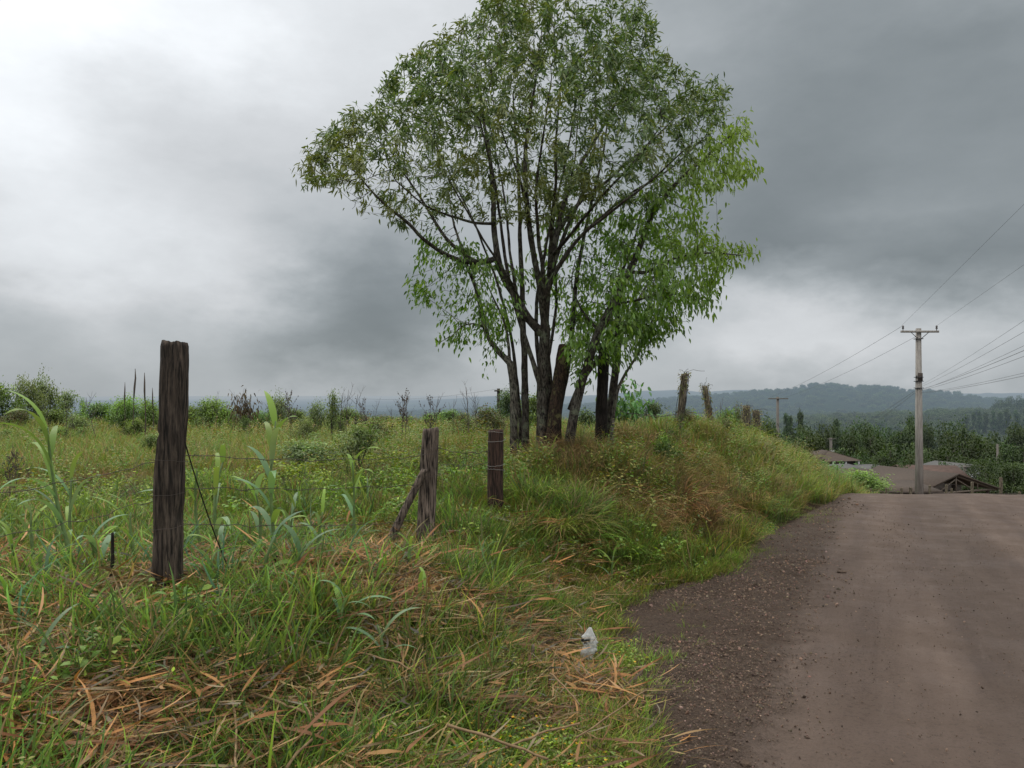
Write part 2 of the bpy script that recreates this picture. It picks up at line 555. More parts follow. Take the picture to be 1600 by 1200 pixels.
sc2 = N(wt, 'ShaderNodeVectorMath', operation='SCALE'); L(wt, tint, sc2.inputs[0]); L(wt, bri, sc2.inputs['Scale'])
bgc = N(wt, 'ShaderNodeBackground'); L(wt, sc2.outputs[0], bgc.inputs[0]); bgc.inputs[1].default_value = 1.0
sky = N(wt, 'ShaderNodeTexSky', sky_type='NISHITA', sun_disc=False)
sky.sun_elevation = math.radians(SUN_EL); sky.sun_rotation = math.radians(SUN_AZ)
bgn = N(wt, 'ShaderNodeBackground'); L(wt, sky.outputs[0], bgn.inputs[0]); bgn.inputs[1].default_value = .05
mxw = N(wt, 'ShaderNodeMixShader'); mxw.inputs[0].default_value = .95
L(wt, bgn.outputs[0], mxw.inputs[1]); L(wt, bgc.outputs[0], mxw.inputs[2])
wo = N(wt, 'ShaderNodeOutputWorld'); L(wt, mxw.outputs[0], wo.inputs[0])

sd = bpy.data.lights.new("sun", 'SUN'); sd.energy = .7; sd.angle = math.radians(40); sd.color = (1, .93, .80)
so = bpy.data.objects.new("sun", sd); COL.objects.link(so)
_sv = Vector((math.sin(math.radians(SUN_AZ)) * math.cos(math.radians(SUN_EL)), math.cos(math.radians(SUN_AZ)) * math.cos(math.radians(SUN_EL)), math.sin(math.radians(SUN_EL))))
so.rotation_euler = _sv.to_track_quat('Z', 'Y').to_euler()
so.location = (0, 0, 30)
# ================================================================== TERRAIN (one sheet to the horizon)
def polar_sheet():
    az = np.concatenate([np.arange(-180, -60, 4.0), np.arange(-60, -44, 1.0), np.arange(-44, 44.01, .22), np.arange(45, 60, 1.0), np.arange(60, 180, 4.0)])
    az = np.radians(az)
    r = [0.0, .4]
    while r[-1] < 14000:
        q = r[-1]
        r.append(q * (1.022 if q > 2 else 1.12) if q > .4 else q + .3)
    r = np.array(r[1:])
    A, R = np.meshgrid(az, r)
    X = R * np.sin(A); Y = R * np.cos(A)
    Z = Hgt(X, Y)
    inroad = sm(-.05, .25, X - xt(Y)) * (1 - sm(12.2, 12.6, X - xe(Y))) * (R < 75)
    Z = Z - .06 * inroad
    n, m = len(r), len(az)
    V = np.stack([X, Y, Z], -1).reshape(-1, 3)
    i = np.arange(n - 1)[:, None]; j = np.arange(m)[None, :]; j2 = (j + 1) % m
    Q = np.stack([i * m + j, i * m + j2, (i + 1) * m + j2, (i + 1) * m + j], -1).reshape(-1, 4)[:, ::-1]
    V = np.concatenate([V, [[0, 0, Hp(0, 0)]]])
    c = len(V) - 1
    jj = np.arange(m)
    T = np.stack([np.full(m, c), (jj + 1) % m, jj], -1)[:, ::-1]
    return V, Q, T


m, nt = new_mat("soil_and_far_country")
g = N(nt, 'ShaderNodeNewGeometry'); pos = g.outputs['Position']
ln = N(nt, 'ShaderNodeVectorMath', operation='LENGTH'); L(nt, pos, ln.inputs[0]); dist = ln.outputs['Value']
n1 = noise(nt, pos, 1.3, 6, .65); n2 = noise(nt, pos, 9, 5, .7); n3 = noise(nt, pos, .18, 4, .6)
near = mixc(nt, mapr(nt, n2, .35, .65), (.020, .014, .009), (.055, .036, .022))
near = mixc(nt, mapr(nt, n1, .45, .65), near, (.05, .06, .02))
straw = mixc(nt, mapr(nt, n2, .35, .6), (.10, .075, .035), (.16, .13, .07))
near = mixc(nt, mapr(nt, noise(nt, pos, 3.1, 5, .6), .5, .62, 0, .6), near, straw)
mid = mixc(nt, mapr(nt, n3, .4, .6), (.035, .055, .018), (.08, .085, .03))
near = mixc(nt, mapr(nt, dist, 15, 45), near, mid)
# far country: forest, with a few paler fields
vo = N(nt, 'ShaderNodeTexVoronoi'); vo.inputs['Scale'].default_value = .0035; L(nt, pos, vo.inputs['Vector'])
f1 = noise(nt, pos, .02, 7, .75); f2 = noise(nt, pos, .12, 5, .7)
forest = mixc(nt, mapr(nt, f2, .35, .62), (.008, .018, .012), (.030, .052, .022))
forest = mixc(nt, mapr(nt, f1, .45, .62), forest, (.022, .045, .018))
sepv = N(nt, 'ShaderNodeSeparateColor'); L(nt, vo.outputs['Color'], sepv.inputs[0])
field = mixc(nt, sepv.outputs[1], (.10, .11, .05), (.07, .12, .04))
fm = math_(nt, 'MULTIPLY', mapr(nt, sepv.outputs[0], .80, .82), mapr(nt, dist, 900, 1600))
farc = mixc(nt, fm, forest, field)
colr = mixc(nt, mapr(nt, dist, 60, 110), near, farc)
p = N(nt, 'ShaderNodeBsdfPrincipled'); L(nt, colr, p.inputs['Base Color']); p.inputs['Roughness'].default_value = .95
p.inputs['Specular IOR Level'].default_value = .1
b = N(nt, 'ShaderNodeBump'); b.inputs['Strength'].default_value = .8; b.inputs['Distance'].default_value = .04
L(nt, n2, b.inputs['Height'])
b2 = N(nt, 'ShaderNodeBump'); b2.inputs['Strength'].default_value = 1; L(nt, f2, b2.inputs['Height'])
L(nt, mapr(nt, dist, 100, 300, 0, 9), b2.inputs['Distance']); L(nt, b.outputs[0], b2.inputs['Normal'])
L(nt, b2.outputs[0], p.inputs['Normal'])
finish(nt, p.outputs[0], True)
MAT_GROUND = m
V, Q, T = polar_sheet()
o = put("ground", mesh_np("ground", V, [Q, T], None, MAT_GROUND, True)); tag(o, kind="structure")

# ================================================================== ROAD
m, nt = new_mat("dirt_road")
g = N(nt, 'ShaderNodeNewGeometry'); pos = g.outputs['Position']
at = N(nt, 'ShaderNodeAttribute', attribute_name='along', attribute_type='GEOMETRY')   # (across, along, 0)
road_v = at.outputs['Vector']
ed = N(nt, 'ShaderNodeAttribute', attribute_name='edge', attribute_type='GEOMETRY').outputs['Fac']
st = N(nt, 'ShaderNodeMapping'); L(nt, road_v, st.inputs[0]); st.inputs['Scale'].default_value = (1.5, .16, 1)
streak = noise(nt, st.outputs[0], 1.6, 6, .6)
st2 = N(nt, 'ShaderNodeMapping'); L(nt, road_v, st2.inputs[0]); st2.inputs['Scale'].default_value = (4.5, .5, 1)
streak2 = noise(nt, st2.outputs[0], 2.2, 5, .65)
n_f = noise(nt, pos, 45, 6, .75); n_g = noise(nt, pos, 130, 4, .75); n_m = noise(nt, pos, 2.2, 5, .6)
n_p = noise(nt, pos, 11, 5, .7)
edn = math_(nt, 'ADD', ed, math_(nt, 'MULTIPLY', math_(nt, 'ADD', math_(nt, 'SUBTRACT', n_p, .5), math_(nt, 'SUBTRACT', n_f, .5)), .75))
isroad = mapr(nt, edn, -.24, .22, 0, 1, True)
smooth_c = mixc(nt, mapr(nt, streak, .34, .64), (.084, .058, .047), (.140, .102, .083))
smooth_c = mixc(nt, mapr(nt, n_m, .4, .65, 0, .45), smooth_c, (.094, .070, .056))
# wheel tracks: brighter packed bands beside the edge, loose darker grit between them
sp = N(nt, 'ShaderNodeSeparateXYZ'); L(nt, road_v, sp.inputs[0])
band = math_(nt, 'SINE', math_(nt, 'MULTIPLY', sp.outputs[0], 3.3))
smooth_c = mixc(nt, mapr(nt, band, .1, -1, 0, .34), smooth_c, (.050, .037, .031))
smooth_c = mixc(nt, mapr(nt, streak2, .62, .72, 0, .5), smooth_c, (.118, .092, .078))
gritmask = math_(nt, 'MULTIPLY', mapr(nt, n_f, .53, .64), mapr(nt, streak, .7, .35, .15, 1))
smooth_c = mixc(nt, math_(nt, 'MULTIPLY', gritmask, .75), smooth_c, (.034, .025, .021))
smooth_c = mixc(nt, mapr(nt, n_g, .60, .72, 0, .6), smooth_c, (.14, .11, .095))
grav_c = mixc(nt, mapr(nt, n_f, .32, .66), (.032, .020, .014), (.120, .081, .058))
grav_c = mixc(nt, mapr(nt, n_g, .55, .75), grav_c, (.15, .12, .11))
grav_c = mixc(nt, mapr(nt, n_m, .52, .68, 0, .55), grav_c, (.046, .031, .023))
c = mixc(nt, isroad, grav_c, smooth_c)
p = N(nt, 'ShaderNodeBsdfPrincipled'); L(nt, c, p.inputs['Base Color'])
L(nt, mapr(nt, n_m, .35, .65, .62, .92), p.inputs['Roughness']); p.inputs['Specular IOR Level'].default_value = .3
b = N(nt, 'ShaderNodeBump'); b.inputs['Strength'].default_value = 1
L(nt, mapr(nt, isroad, 0, 1, .030, .011), b.inputs['Distance'])
L(nt, math_(nt, 'ADD', n_f, math_(nt, 'MULTIPLY', n_g, .35)), b.inputs['Height'])
b2 = N(nt, 'ShaderNodeBump'); b2.inputs['Strength'].default_value = .6; b2.inputs['Distance'].default_value = .05
L(nt, math_(nt, 'ADD', streak, math_(nt, 'MULTIPLY', n_p, .3)), b2.inputs['Height']); L(nt, b.outputs[0], b2.inputs['Normal'])
L(nt, b2.outputs[0], p.inputs['Normal'])
finish(nt, p.outputs[0])
MAT_ROAD = m


def strip(name, s0, s1, ns):
    """grid between two edge functions s0(Y), s1(Y)"""
    Y = np.concatenate([np.arange(-8, 2, .5), np.arange(2, 8, .035), np.arange(8, 20, .1), np.arange(20, 70, .5)])
    t = np.linspace(0, 1, ns)
    YY, TT = np.meshgrid(Y, t, indexing='ij')
    a = s0(YY); bb = s1(YY)
    X = a + (bb - a) * TT
    e = (X - xe(YY))
    across = e * .895
    z = Hgt(X, YY, False)
    onr = sm(-.15, .15, e)
    z = z + .012 - .12 * (1 - sm(-.35, .12, X - xt(YY)))
    z = z + (1 - onr) * (.030 * (fbm(X * 9, YY * 9, 31) - .5) + .020 * (vn(X * 26, YY * 26, 33) - .5)) + .028 * np.exp(-((e + .45) / .35) ** 2) * sm(.0, .6, X - xt(YY))
    z = z + onr * (.030 * (fbm(across * 2.0, YY * .45, 35) - .5) + .012 * (fbm(X * 7, YY * 7, 36) - .5) - .018 * (np.cos(across * 3.3 + 2.4) * .5 + .5) * sm(0, .6, e))
    z = z - .0 * e
    V = np.stack([X, YY, z], -1).reshape(-1, 3)
    n, mm = len(Y), ns
    i = np.arange(n - 1)[:, None]; j = np.arange(mm - 1)[None, :]
    Q = np.stack([i * mm + j, i * mm + j + 1, (i + 1) * mm + j + 1, (i + 1) * mm + j], -1).reshape(-1, 4)
    me = mesh_np(name, V, Q, None, MAT_ROAD, True)
    A = me.attributes.new('edge', 'FLOAT', 'POINT'); A.data.foreach_set('value', e.ravel().astype(np.float32))
    B = me.attributes.new('along', 'FLOAT_VECTOR', 'POINT')
    B.data.foreach_set('vector', np.stack([across, YY * 1.12, 0 * YY], -1).astype(np.float32).ravel())
    o = put(name, me); tag(o, kind="structure"); return o


strip("road", xe, lambda y: xe(y) + 12.3, 150)
strip("gravel_shoulder", lambda y: xt(y) - .5, xe, 90)


def Zr(X, Y):
    e = X - xe(Y)
    return Hgt(X, Y, False) + .012


# ================================================================== INSTANCED GROUND COVER (stuff nobody could count)
def make_gn(name, coll):
    ng = bpy.data.node_groups.new(name, 'GeometryNodeTree')
    ng.interface.new_socket('Geometry', in_out='INPUT', socket_type='NodeSocketGeometry')
    ng.interface.new_socket('Geometry', in_out='OUTPUT', socket_type='NodeSocketGeometry')
    a = ng.nodes.new('NodeGroupInput'); z = ng.nodes.new('NodeGroupOutput')
    ci = ng.nodes.new('GeometryNodeCollectionInfo'); ci.inputs[0].default_value = coll
    ci.inputs['Separate Children'].default_value = True; ci.inputs['Reset Children'].default_value = True
    ip = ng.nodes.new('GeometryNodeInstanceOnPoints')
    def na(nm, dt):
        q = ng.nodes.new('GeometryNodeInputNamedAttribute'); q.data_type = dt; q.inputs['Name'].default_value = nm
        return q.outputs[0]
    e2r = ng.nodes.new('FunctionNodeEulerToRotation')
    lk = ng.links.new
    lk(a.outputs[0], ip.inputs['Points']); lk(ci.outputs[0], ip.inputs['Instance'])
    ip.inputs['Pick Instance'].default_value = True
    lk(na('idx', 'INT'), ip.inputs['Instance Index'])
    lk(na('rot', 'FLOAT_VECTOR'), e2r.inputs[0]); lk(e2r.outputs[0], ip.inputs['Rotation'])
    lk(na('scl', 'FLOAT_VECTOR'), ip.inputs['Scale'])
    lk(ip.outputs[0], z.inputs[0])
    return ng


def scatter(name, variants, pts, rot, scl, tcol, idx=None):
    coll = bpy.data.collections.new(name + "_kinds")
    for k, me in enumerate(variants):
        o = bpy.data.objects.new(f"{name}_kind_{k:02d}", me); coll.objects.link(o)
    me = bpy.data.meshes.new(name)
    n = len(pts)
    me.vertices.add(n); me.vertices.foreach_set('co', np.asarray(pts, np.float32).ravel())
    if idx is None: idx = rng.integers(0, len(variants), n)
    if np.ndim(scl) == 1: scl = np.repeat(np.asarray(scl)[:, None], 3, 1)
    for nm, ty, key, arr in (('idx', 'INT', 'value', np.asarray(idx, np.int32)), ('rot', 'FLOAT_VECTOR', 'vector', np.asarray(rot, np.float32)),
                             ('scl', 'FLOAT_VECTOR', 'vector', np.asarray(scl, np.float32)), ('tcol', 'FLOAT_VECTOR', 'vector', np.asarray(tcol, np.float32))):
        A = me.attributes.new(nm, ty, 'POINT'); A.data.foreach_set(key, arr.ravel())
    o = put(name, me)
    md = o.modifiers.new("scatter", 'NODES'); md.node_group = make_gn(name, coll)
    tag(o, kind="stuff")
    return o


FOL = foliage_mat("grass_blades", inst=True, trans=.30, gloss=.5)
FOLD = foliage_mat("dry_blades", inst=True, trans=.12, gloss=.65)
FOLF = foliage_mat("far_foliage", inst=True, trans=.2, gloss=.6, haze=True)


def jitter(base, n, a=.22):
    base = np.array(base, float)
    v = 1 + a * rng.normal(size=(n, 1)) ; h = 1 + a * .35 * rng.normal(size=(n, 3))
    return np.clip(base[None, :] * v * h, .004, .9)


def pick(cols, wts, n, a=.22):
    k = rng.choice(len(cols), n, p=np.array(wts) / sum(wts))
    return np.clip(np.array(cols)[k] * (1 + a * rng.normal(size=(n, 1))), .004, .9)


LIME = (.27, .415, .034); GREEN = (.142, .285, .026); DEEP = (.065, .14, .020); OLIVE = (.265, .25, .05)
BLUEG = (.13, .25, .09); STRAW = (.36, .26, .11); TAN = (.36, .22, .10); RUST = (.26, .11, .045); DKBR = (.08, .05, .03); YEL = (.30, .32, .07)


def clump(n, R, lmin, lmax, wmin, wmax, l0, l1, cols, wts, nseg=4, dark=.35, twist=.8, mat=None, name="tuft"):
    a = rng.uniform(0, 2 * math.pi, n); rr = R * np.sqrt(rng.uniform(0, 1, n))
    base = np.stack([np.cos(a) * rr, np.sin(a) * rr, np.full(n, -.02)], 1)
    az = a + rng.normal(0, .9, n)
    ln_ = rng.uniform(lmin, lmax, n); w = rng.uniform(wmin, wmax, n)
    le0 = np.abs(rng.normal(l0, .12, n)) + .25 * rr / max(R, .01); le1 = np.abs(rng.normal(l1, .35, n)) + le0
    c = pick(cols, wts, n)
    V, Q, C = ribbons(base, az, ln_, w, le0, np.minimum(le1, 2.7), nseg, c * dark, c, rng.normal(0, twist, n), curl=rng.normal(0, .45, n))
    return mesh_np(name, V, Q, C, mat or FOL)


def weed_clump(n, R, h, lsz, cols, wts, mat=None, name="weed", flowers=None, aspect=.42):
    """leafy little plants: stems with leaves along them"""
    Vs, Qs, Ts, Cs = [], [], [], []; off = 0
    for s in range(n):
        a = rng.uniform(0, 6.28); rr = R * math.sqrt(rng.uniform())
        b = np.array([math.cos(a) * rr, math.sin(a) * rr, -.01])
        lean = rng.uniform(0, .7); la = rng.uniform(0, 6.28); hh = h * rng.uniform(.5, 1.1)
        tip = b + np.array([math.cos(la) * math.sin(lean), math.sin(la) * math.sin(lean), math.cos(lean)]) * hh
        k = max(4, int(hh / lsz * 2.3))
        t = np.linspace(.15, 1, k)[:, None]
        pp = b + (tip - b) * t
        aa = np.arange(k) * 2.4 + rng.uniform(0, 6)
        d = np.stack([np.cos(aa), np.sin(aa), rng.uniform(.1, .9, k)], 1)
        c = pick(cols, wts, k, .18)
        V, Q, T, C = leaves(pp, d, lsz * rng.uniform(.7, 1.3, k), lsz * aspect * rng.uniform(.8, 1.2, k), c)
        Vs.append(V); Qs.append(Q + off); Ts.append(T + off); Cs.append(C); off += len(V)
        # stem as a thin ribbon
        V, Q, C = ribbons(b[None], np.array([la]), np.array([hh]), np.array([.003]), np.array([lean]), np.array([lean]), 2, c[:1] * .6, c[:1] * .7)
        Vs.append(V); Qs.append(Q + off); Cs.append(C); off += len(V)
        if flowers and rng.uniform() < flowers:
            kk = 5; aa = np.arange(kk) * 1.257
            d = np.stack([np.cos(aa), np.sin(aa), np.full(kk, .5)], 1)
            V, Q, T, C = leaves(np.repeat(tip[None], kk, 0), d, np.full(kk, .012), np.full(kk, .009), jitter((.75, .42, .02), kk, .1), bend=0)
            Vs.append(V); Qs.append(Q + off); Ts.append(T + off); Cs.append(C); off += len(V)
    return mesh_np(name, np.concatenate(Vs), [np.concatenate(Qs), np.concatenate(Ts)], np.concatenate(Cs), mat or FOL)


def sector(n_per_m2, r0, r1, a0=-44, a1=44):
    """uniform random points in a wedge of the ground in front of the camera"""
    area = math.radians(a1 - a0) / 2 * (r1 ** 2 - r0 ** 2)
    n = int(area * n_per_m2)
    r = np.sqrt(rng.uniform(r0 ** 2, r1 ** 2, n)); a = np.radians(rng.uniform(a0, a1, n))
    return r * np.sin(a), r * np.cos(a)


def ell(X, Y, cx, cy, rx, ry, ang=0.0, soft=.5):
    ca, sa = math.cos(ang), math.sin(ang)
    dx, dy = X - cx, Y - cy
    u = (dx * ca + dy * sa) / rx; v = (-dx * sa + dy * ca) / ry
    d = np.sqrt(u * u + v * v) + .35 * (fbm(X * 3, Y * 3, 77) - .5)
    return 1 - sm(1 - soft, 1 + soft * .4, d)


def grassy(X, Y, edge=.0):
    """1 where plants grow: left of the toe of the bank"""
    n = .5 * (fbm(X * 1.6, Y * 1.6, 55) - .5) + .25 * (fbm(X * 6, Y * 6, 56) - .5)
    return (xt(Y) - X + n - edge) > 0


def bank(X, Y):
    return sm(7.2, 8.6, Y) * sm(-.2, .7, X - (xf(Y) - 1.0)) * (Y < 60)


def rotz(n, tilt=.12):
    return np.stack([rng.normal(0, tilt, n), rng.normal(0, tilt, n), rng.uniform(0, 6.283, n)], 1)


def tints(X, Y, hue=.0, a=.18, seed=0):
    v = 1 + a * 2.2 * (fbm(X * .9, Y * .9, 60 + seed) - .5) + rng.normal(0, a * .5, len(X))
    yw = 2.2 * (fbm(X * .45, Y * .45, 70 + seed) - .5) + hue + rng.normal(0, .10, len(X))      # + yellow, - green
    c = np.stack([v * (1 + .35 * yw), v * (1 + .03 * yw), v * (1 - .25 * yw)], 1)
    return np.clip(c, .25, 2.2)


def bare(X, Y):
    """trodden bare patches"""
    return np.maximum(np.maximum(ell(X, Y, -2.1, 7.0, 1.2, .45), ell(X, Y, -1.3, 6.9, .9, .35)), ell(X, Y, 1.25, 5.9, .35, .5))


def dryness(X, Y):
    """0 lush .. 1 straw coloured"""
    d = .46 + .9 * (fbm(X * .5 + 3, Y * .5, 81) - .5) + .5 * (fbm(X * 1.7, Y * 1.7, 82) - .5)
    d = d - .55 * ell(X, Y, -5.5, 8.0, 3.0, 2.5) - .3 * ell(X, Y, -.2, 5.2, .9, 1.3) - .35 * ell(X, Y, -9, 13, 4, 3)
    d = d + .55 * ell(X, Y, 1.2, 8.6, .55, .45) + .45 * ell(X, Y, 2.2, 9.3, .35, .3) + .28 * ell(X, Y, 1.0, 10.2, 1.2, .6) + .2 * ell(X, Y, 2.5, 12.2, .6, .6)
    d = d - .6 * ell(X, Y, .35, 8.1, .55, .55) - .5 * ell(X, Y, .7, 7.3, .35, .35) - .4 * ell(X, Y, 5.3, 14.5, 1.5, 1.4) - .25 * ell(X, Y, 3, 9.8, .5, 1)
    d = d + .3 * sm(18, 30, Y) * (fbm(X * .2, Y * .2, 83) > .5)
    return np.clip(d, 0, 1)


# --- variants
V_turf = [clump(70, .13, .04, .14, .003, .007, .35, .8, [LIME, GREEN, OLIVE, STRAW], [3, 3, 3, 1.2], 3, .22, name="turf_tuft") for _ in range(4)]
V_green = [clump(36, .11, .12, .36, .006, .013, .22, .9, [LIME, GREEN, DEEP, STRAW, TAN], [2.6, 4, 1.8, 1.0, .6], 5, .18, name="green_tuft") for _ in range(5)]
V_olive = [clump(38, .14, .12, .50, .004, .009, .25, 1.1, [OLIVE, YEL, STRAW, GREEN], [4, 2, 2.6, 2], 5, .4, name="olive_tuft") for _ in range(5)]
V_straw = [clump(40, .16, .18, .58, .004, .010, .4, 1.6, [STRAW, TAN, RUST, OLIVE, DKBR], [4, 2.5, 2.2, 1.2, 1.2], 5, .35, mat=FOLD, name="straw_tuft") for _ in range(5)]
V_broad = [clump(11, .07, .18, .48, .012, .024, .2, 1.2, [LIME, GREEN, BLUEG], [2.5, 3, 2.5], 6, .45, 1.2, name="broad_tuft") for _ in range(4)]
V_weed = [weed_clump(9, .13, .16, .045, [GREEN, LIME, DEEP], [4, 3, 1.5]) for _ in range(4)]
V_weedf = [weed_clump(9, .13, .14, .034, [GREEN, LIME, YEL], [3, 4, 1.5], flowers=.12, name="flowering_weed") for _ in range(3)]
V_herb = [weed_clump(7, .16, .62, .060, [GREEN, OLIVE, DEEP], [3, 4, 1.2], aspect=.3, name="herb") for _ in range(4)]
V_far = [clump(26, .30, .25, .65, .010, .022, .3, 1.0, [OLIVE, YEL, STRAW, GREEN, TAN], [3.4, 1.4, 1.8, 4.5, .8], 3, .45, name="far_tuft") for _ in range(4)]
V_herbf = [weed_clump(9, .35, .85, .085, [GREEN, OLIVE, DEEP, STRAW], [3, 4, 1.6, 1.2], name="far_herb") for _ in range(4)]


def litter(n, R, name="litter"):
    n = int(n * 1.7)
    a = rng.uniform(0, 2 * math.pi, n); rr = R * np.sqrt(rng.uniform(0, 1, n))
    base = np.stack([np.cos(a) * rr, np.sin(a) * rr, rng.uniform(.0, .05, n)], 1)
    main = rng.uniform(0, 6.28)
    az = np.where(rng.uniform(size=n) < .6, main + rng.normal(0, .35, n), rng.uniform(0, 6.28, n))
    ln_ = rng.uniform(.07, .34, n); w = np.where(rng.uniform(size=n) < .28, rng.uniform(.012, .024, n), rng.uniform(.002, .007, n))
    le0 = rng.uniform(1.25, 1.62, n); le1 = le0 + rng.uniform(-.15, .35, n)
    c = pick([STRAW, TAN, RUST, DKBR, (.40, .19, .065), (.22, .17, .12)], [1.6, 2.6, 3.6, 1.8, 4.4, .6], n, .3)
    V, Q, C = ribbons(base, az, ln_, w, le0, np.minimum(le1, 1.9), 6, c * .8, c, rng.normal(0, 2.4, n), wprof=[.4, .9, 1, .6, .2], curl=rng.normal(0, .42, n))
    return mesh_np(name, V, Q, C, FOLD)


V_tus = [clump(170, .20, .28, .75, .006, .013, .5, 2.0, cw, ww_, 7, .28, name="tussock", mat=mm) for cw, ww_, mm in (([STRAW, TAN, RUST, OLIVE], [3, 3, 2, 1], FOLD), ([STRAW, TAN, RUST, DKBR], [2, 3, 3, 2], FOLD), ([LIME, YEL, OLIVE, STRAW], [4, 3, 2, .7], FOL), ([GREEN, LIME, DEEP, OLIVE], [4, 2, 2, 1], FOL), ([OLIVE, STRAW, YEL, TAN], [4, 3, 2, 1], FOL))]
V_lit = [litter(26, .20, "dry_leaf_litter") for _ in range(6)]


def place(name, variants, X, Y, smin, smax, dz=0.0, tilt=.12, hue=0.0, seed=0, sz=None, tint=None, clumpy=0.0):
    Z = Hgt(X, Y) + dz
    s = rng.uniform(smin, smax, len(X))
    if sz is not None: s = s * sz
    t = tints(X, Y, hue, seed=seed) if tint is None else tint
    return scatter(name, variants, np.stack([X, Y, Z], 1), rotz(len(X), tilt), s, t)


POSTS_AT = [(-2.9, 4.35, .38, .30), (-2.32, 4.25, .18, .25), (-1.92, 4.12, .30, .34), (-.74, 6.15, .30, .42), (-1.07, 6.0, .36, .42), (-.16, 7.3, .24, .38), (3.0, 13.7, .3, .4), (4.15, 15.6, .3, .5)]


def tallok(X, Y):
    k = np.ones(len(X))
    for cx, cy, rx, ry in POSTS_AT: k = k * (1 - .93 * (((X - cx) / rx) ** 2 + ((Y - cy) / ry) ** 2 < 1))
    return k


def clumpy(X, Y, seed, sc=3.2, lo=.35, hi=.62, floor=.12):
    return floor + (1 - floor) * sm(lo, hi, fbm(X * sc, Y * sc, seed))


def thin(X, Y, prob):
    k = rng.uniform(size=len(X)) < prob
    return X[k], Y[k]


def litter_zone(X, Y):
    z = np.maximum.reduce([ell(X, Y, -2.1, 5.0, 2.2, .75, 0), ell(X, Y, -1.15, 5.25, 1.1, .65), ell(X, Y, -.35, 4.0, .75, .45, -.4), ell(X, Y, -1.9, 3.0, .8, .55),
                           ell(X, Y, -.15, 2.9, 1.0, .22), ell(X, Y, .25, 4.25, .45, .28), ell(X, Y, -1.2, 3.6, .6, .6) * .7])
    return z


# near and mid ground cover -------------------------------------------------
X, Y = sector(230, 1.6, 9); d = dryness(X, Y); lz = litter_zone(X, Y)
X, Y = thin(X, Y, grassy(X, Y) * np.where(Y < 6.5, .30 + .70 * sm(.40, .60, fbm(X * 3.3, Y * 3.3, 181)), 1) * (1 - bare(X, Y) * .9) * (1 - .35 * lz) * (1 - .85 * np.maximum(ell(X, Y, -2.1, 5.05, 2.3, .62), ell(X, Y, -1.0, 5.2, .95, .5)))); place("turf_grass", V_turf, X, Y, .7, 1.5, seed=1)
X, Y = sector(170, 1.6, 10); d = dryness(X, Y); lz = litter_zone(X, Y)
hn = sm(.45, .64, fbm(X * 2.6, Y * 2.6, 91))
X, Y = thin(X, Y, tallok(X, Y) * grassy(X, Y, .05) * (1 - bare(X, Y)) * (1 - .35 * lz) * (1 - .9 * np.maximum(ell(X, Y, -2.1, 5.05, 2.3, .62), ell(X, Y, -1.0, 5.2, .95, .5))) * (.15 + .85 * hn) * (1 - .7 * d) * (1 - .8 * sm(6.5, 8, Y) * (X < xf(Y) - .8)))
place("green_grass", V_green, X, Y, .65, 1.35, seed=2, sz=np.where(Y < 6.5, .98, 1.0) * (.45 + .55 * sm(.1, 1.2, xt(Y) - X)))
X, Y = sector(120, 5.0, 17); d = dryness(X, Y)
X, Y = thin(X, Y, tallok(X, Y) * grassy(X, Y, .15) * (1 - bare(X, Y)) * (.25 + .75 * sm(.2, .7, d) + .3 * bank(X, Y)) * np.where((X < xf(Y) - .6), .55, .75) * clumpy(X, Y, 161))
bk = bank(X, Y)
hq = fbm(X * 1.6, Y * 1.6, 151)
place("olive_grass", V_olive, X, Y, .4, 1.05, seed=3, sz=(.50 + .50 * bk) * (.55 + .9 * hq), hue=.2, tilt=.3)
X, Y = sector(85, 2.2, 17); d = dryness(X, Y)
X, Y = thin(X, Y, tallok(X, Y) * grassy(X, Y, .2) * (1 - bare(X, Y) * .6) * (.07 + .93 * sm(.5, .85, d)) * np.where(Y < 6, .7, 1))
bk = bank(X, Y)
place("dry_grass", V_straw, X, Y, .5, 1.05, seed=4, sz=.55 + .5 * bk, tilt=.3)
X, Y = sector(90, 7.5, 20, -5, 44); d = dryness(X, Y)
X, Y = thin(X, Y, grassy(X, Y, .1) * bank(X, Y) * (1 - .85 * sm(.3, .6, d)) * clumpy(X, Y, 162, 2.4))
place("bank_grass", V_green, X, Y, .6, 1.5, seed=5, hue=.3, tilt=.3)
X, Y = sector(24, 2.2, 9, -44, 20)
X, Y = thin(X, Y, tallok(X, Y) * grassy(X, Y, .35) * sm(.42, .6, fbm(X * 1.1, Y * 1.1, 95)) * np.where(Y > 6.2, .25, 1))
place("broad_leaf_grass", V_broad, X, Y, .6, 1.2, seed=6, hue=-.1, sz=.4 + .6 * sm(.1, 1.2, xt(Y) - X))
X, Y = sector(60, 1.8, 12); ww = np.maximum.reduce([sm(.55, .7, fbm(X * 1.3, Y * 1.3, 97)) * .35, ell(X, Y, .62, 7.3, .3, .4) * .5, ell(X, Y, -3, 9, 6, 3) * .25])
X, Y = thin(X, Y, grassy(X, Y, .1) * (1 - bare(X, Y)) * ww); place("leafy_weeds", V_weed, X, Y, .6, 1.3, seed=7, hue=.25)
X, Y = sector(330, 2.0, 12, -30, 40); ww = np.maximum.reduce([ell(X, Y, -.08, 3.25, .62, .50, 0, .35), ell(X, Y, 3.4, 10.2, .5, .9) * .5, ell(X, Y, .75, 4.9, .16, .3) * .6])
X, Y = thin(X, Y, grassy(X, Y, -.05) * ww); place("flowering_groundcover", V_weedf, X, Y, .45, .9, seed=8, hue=.0)
X, Y = sector(190, 1.8, 7.5, -44, 14); lz = litter_zone(X, Y) * (1 + .9 * (Y > 4.5))
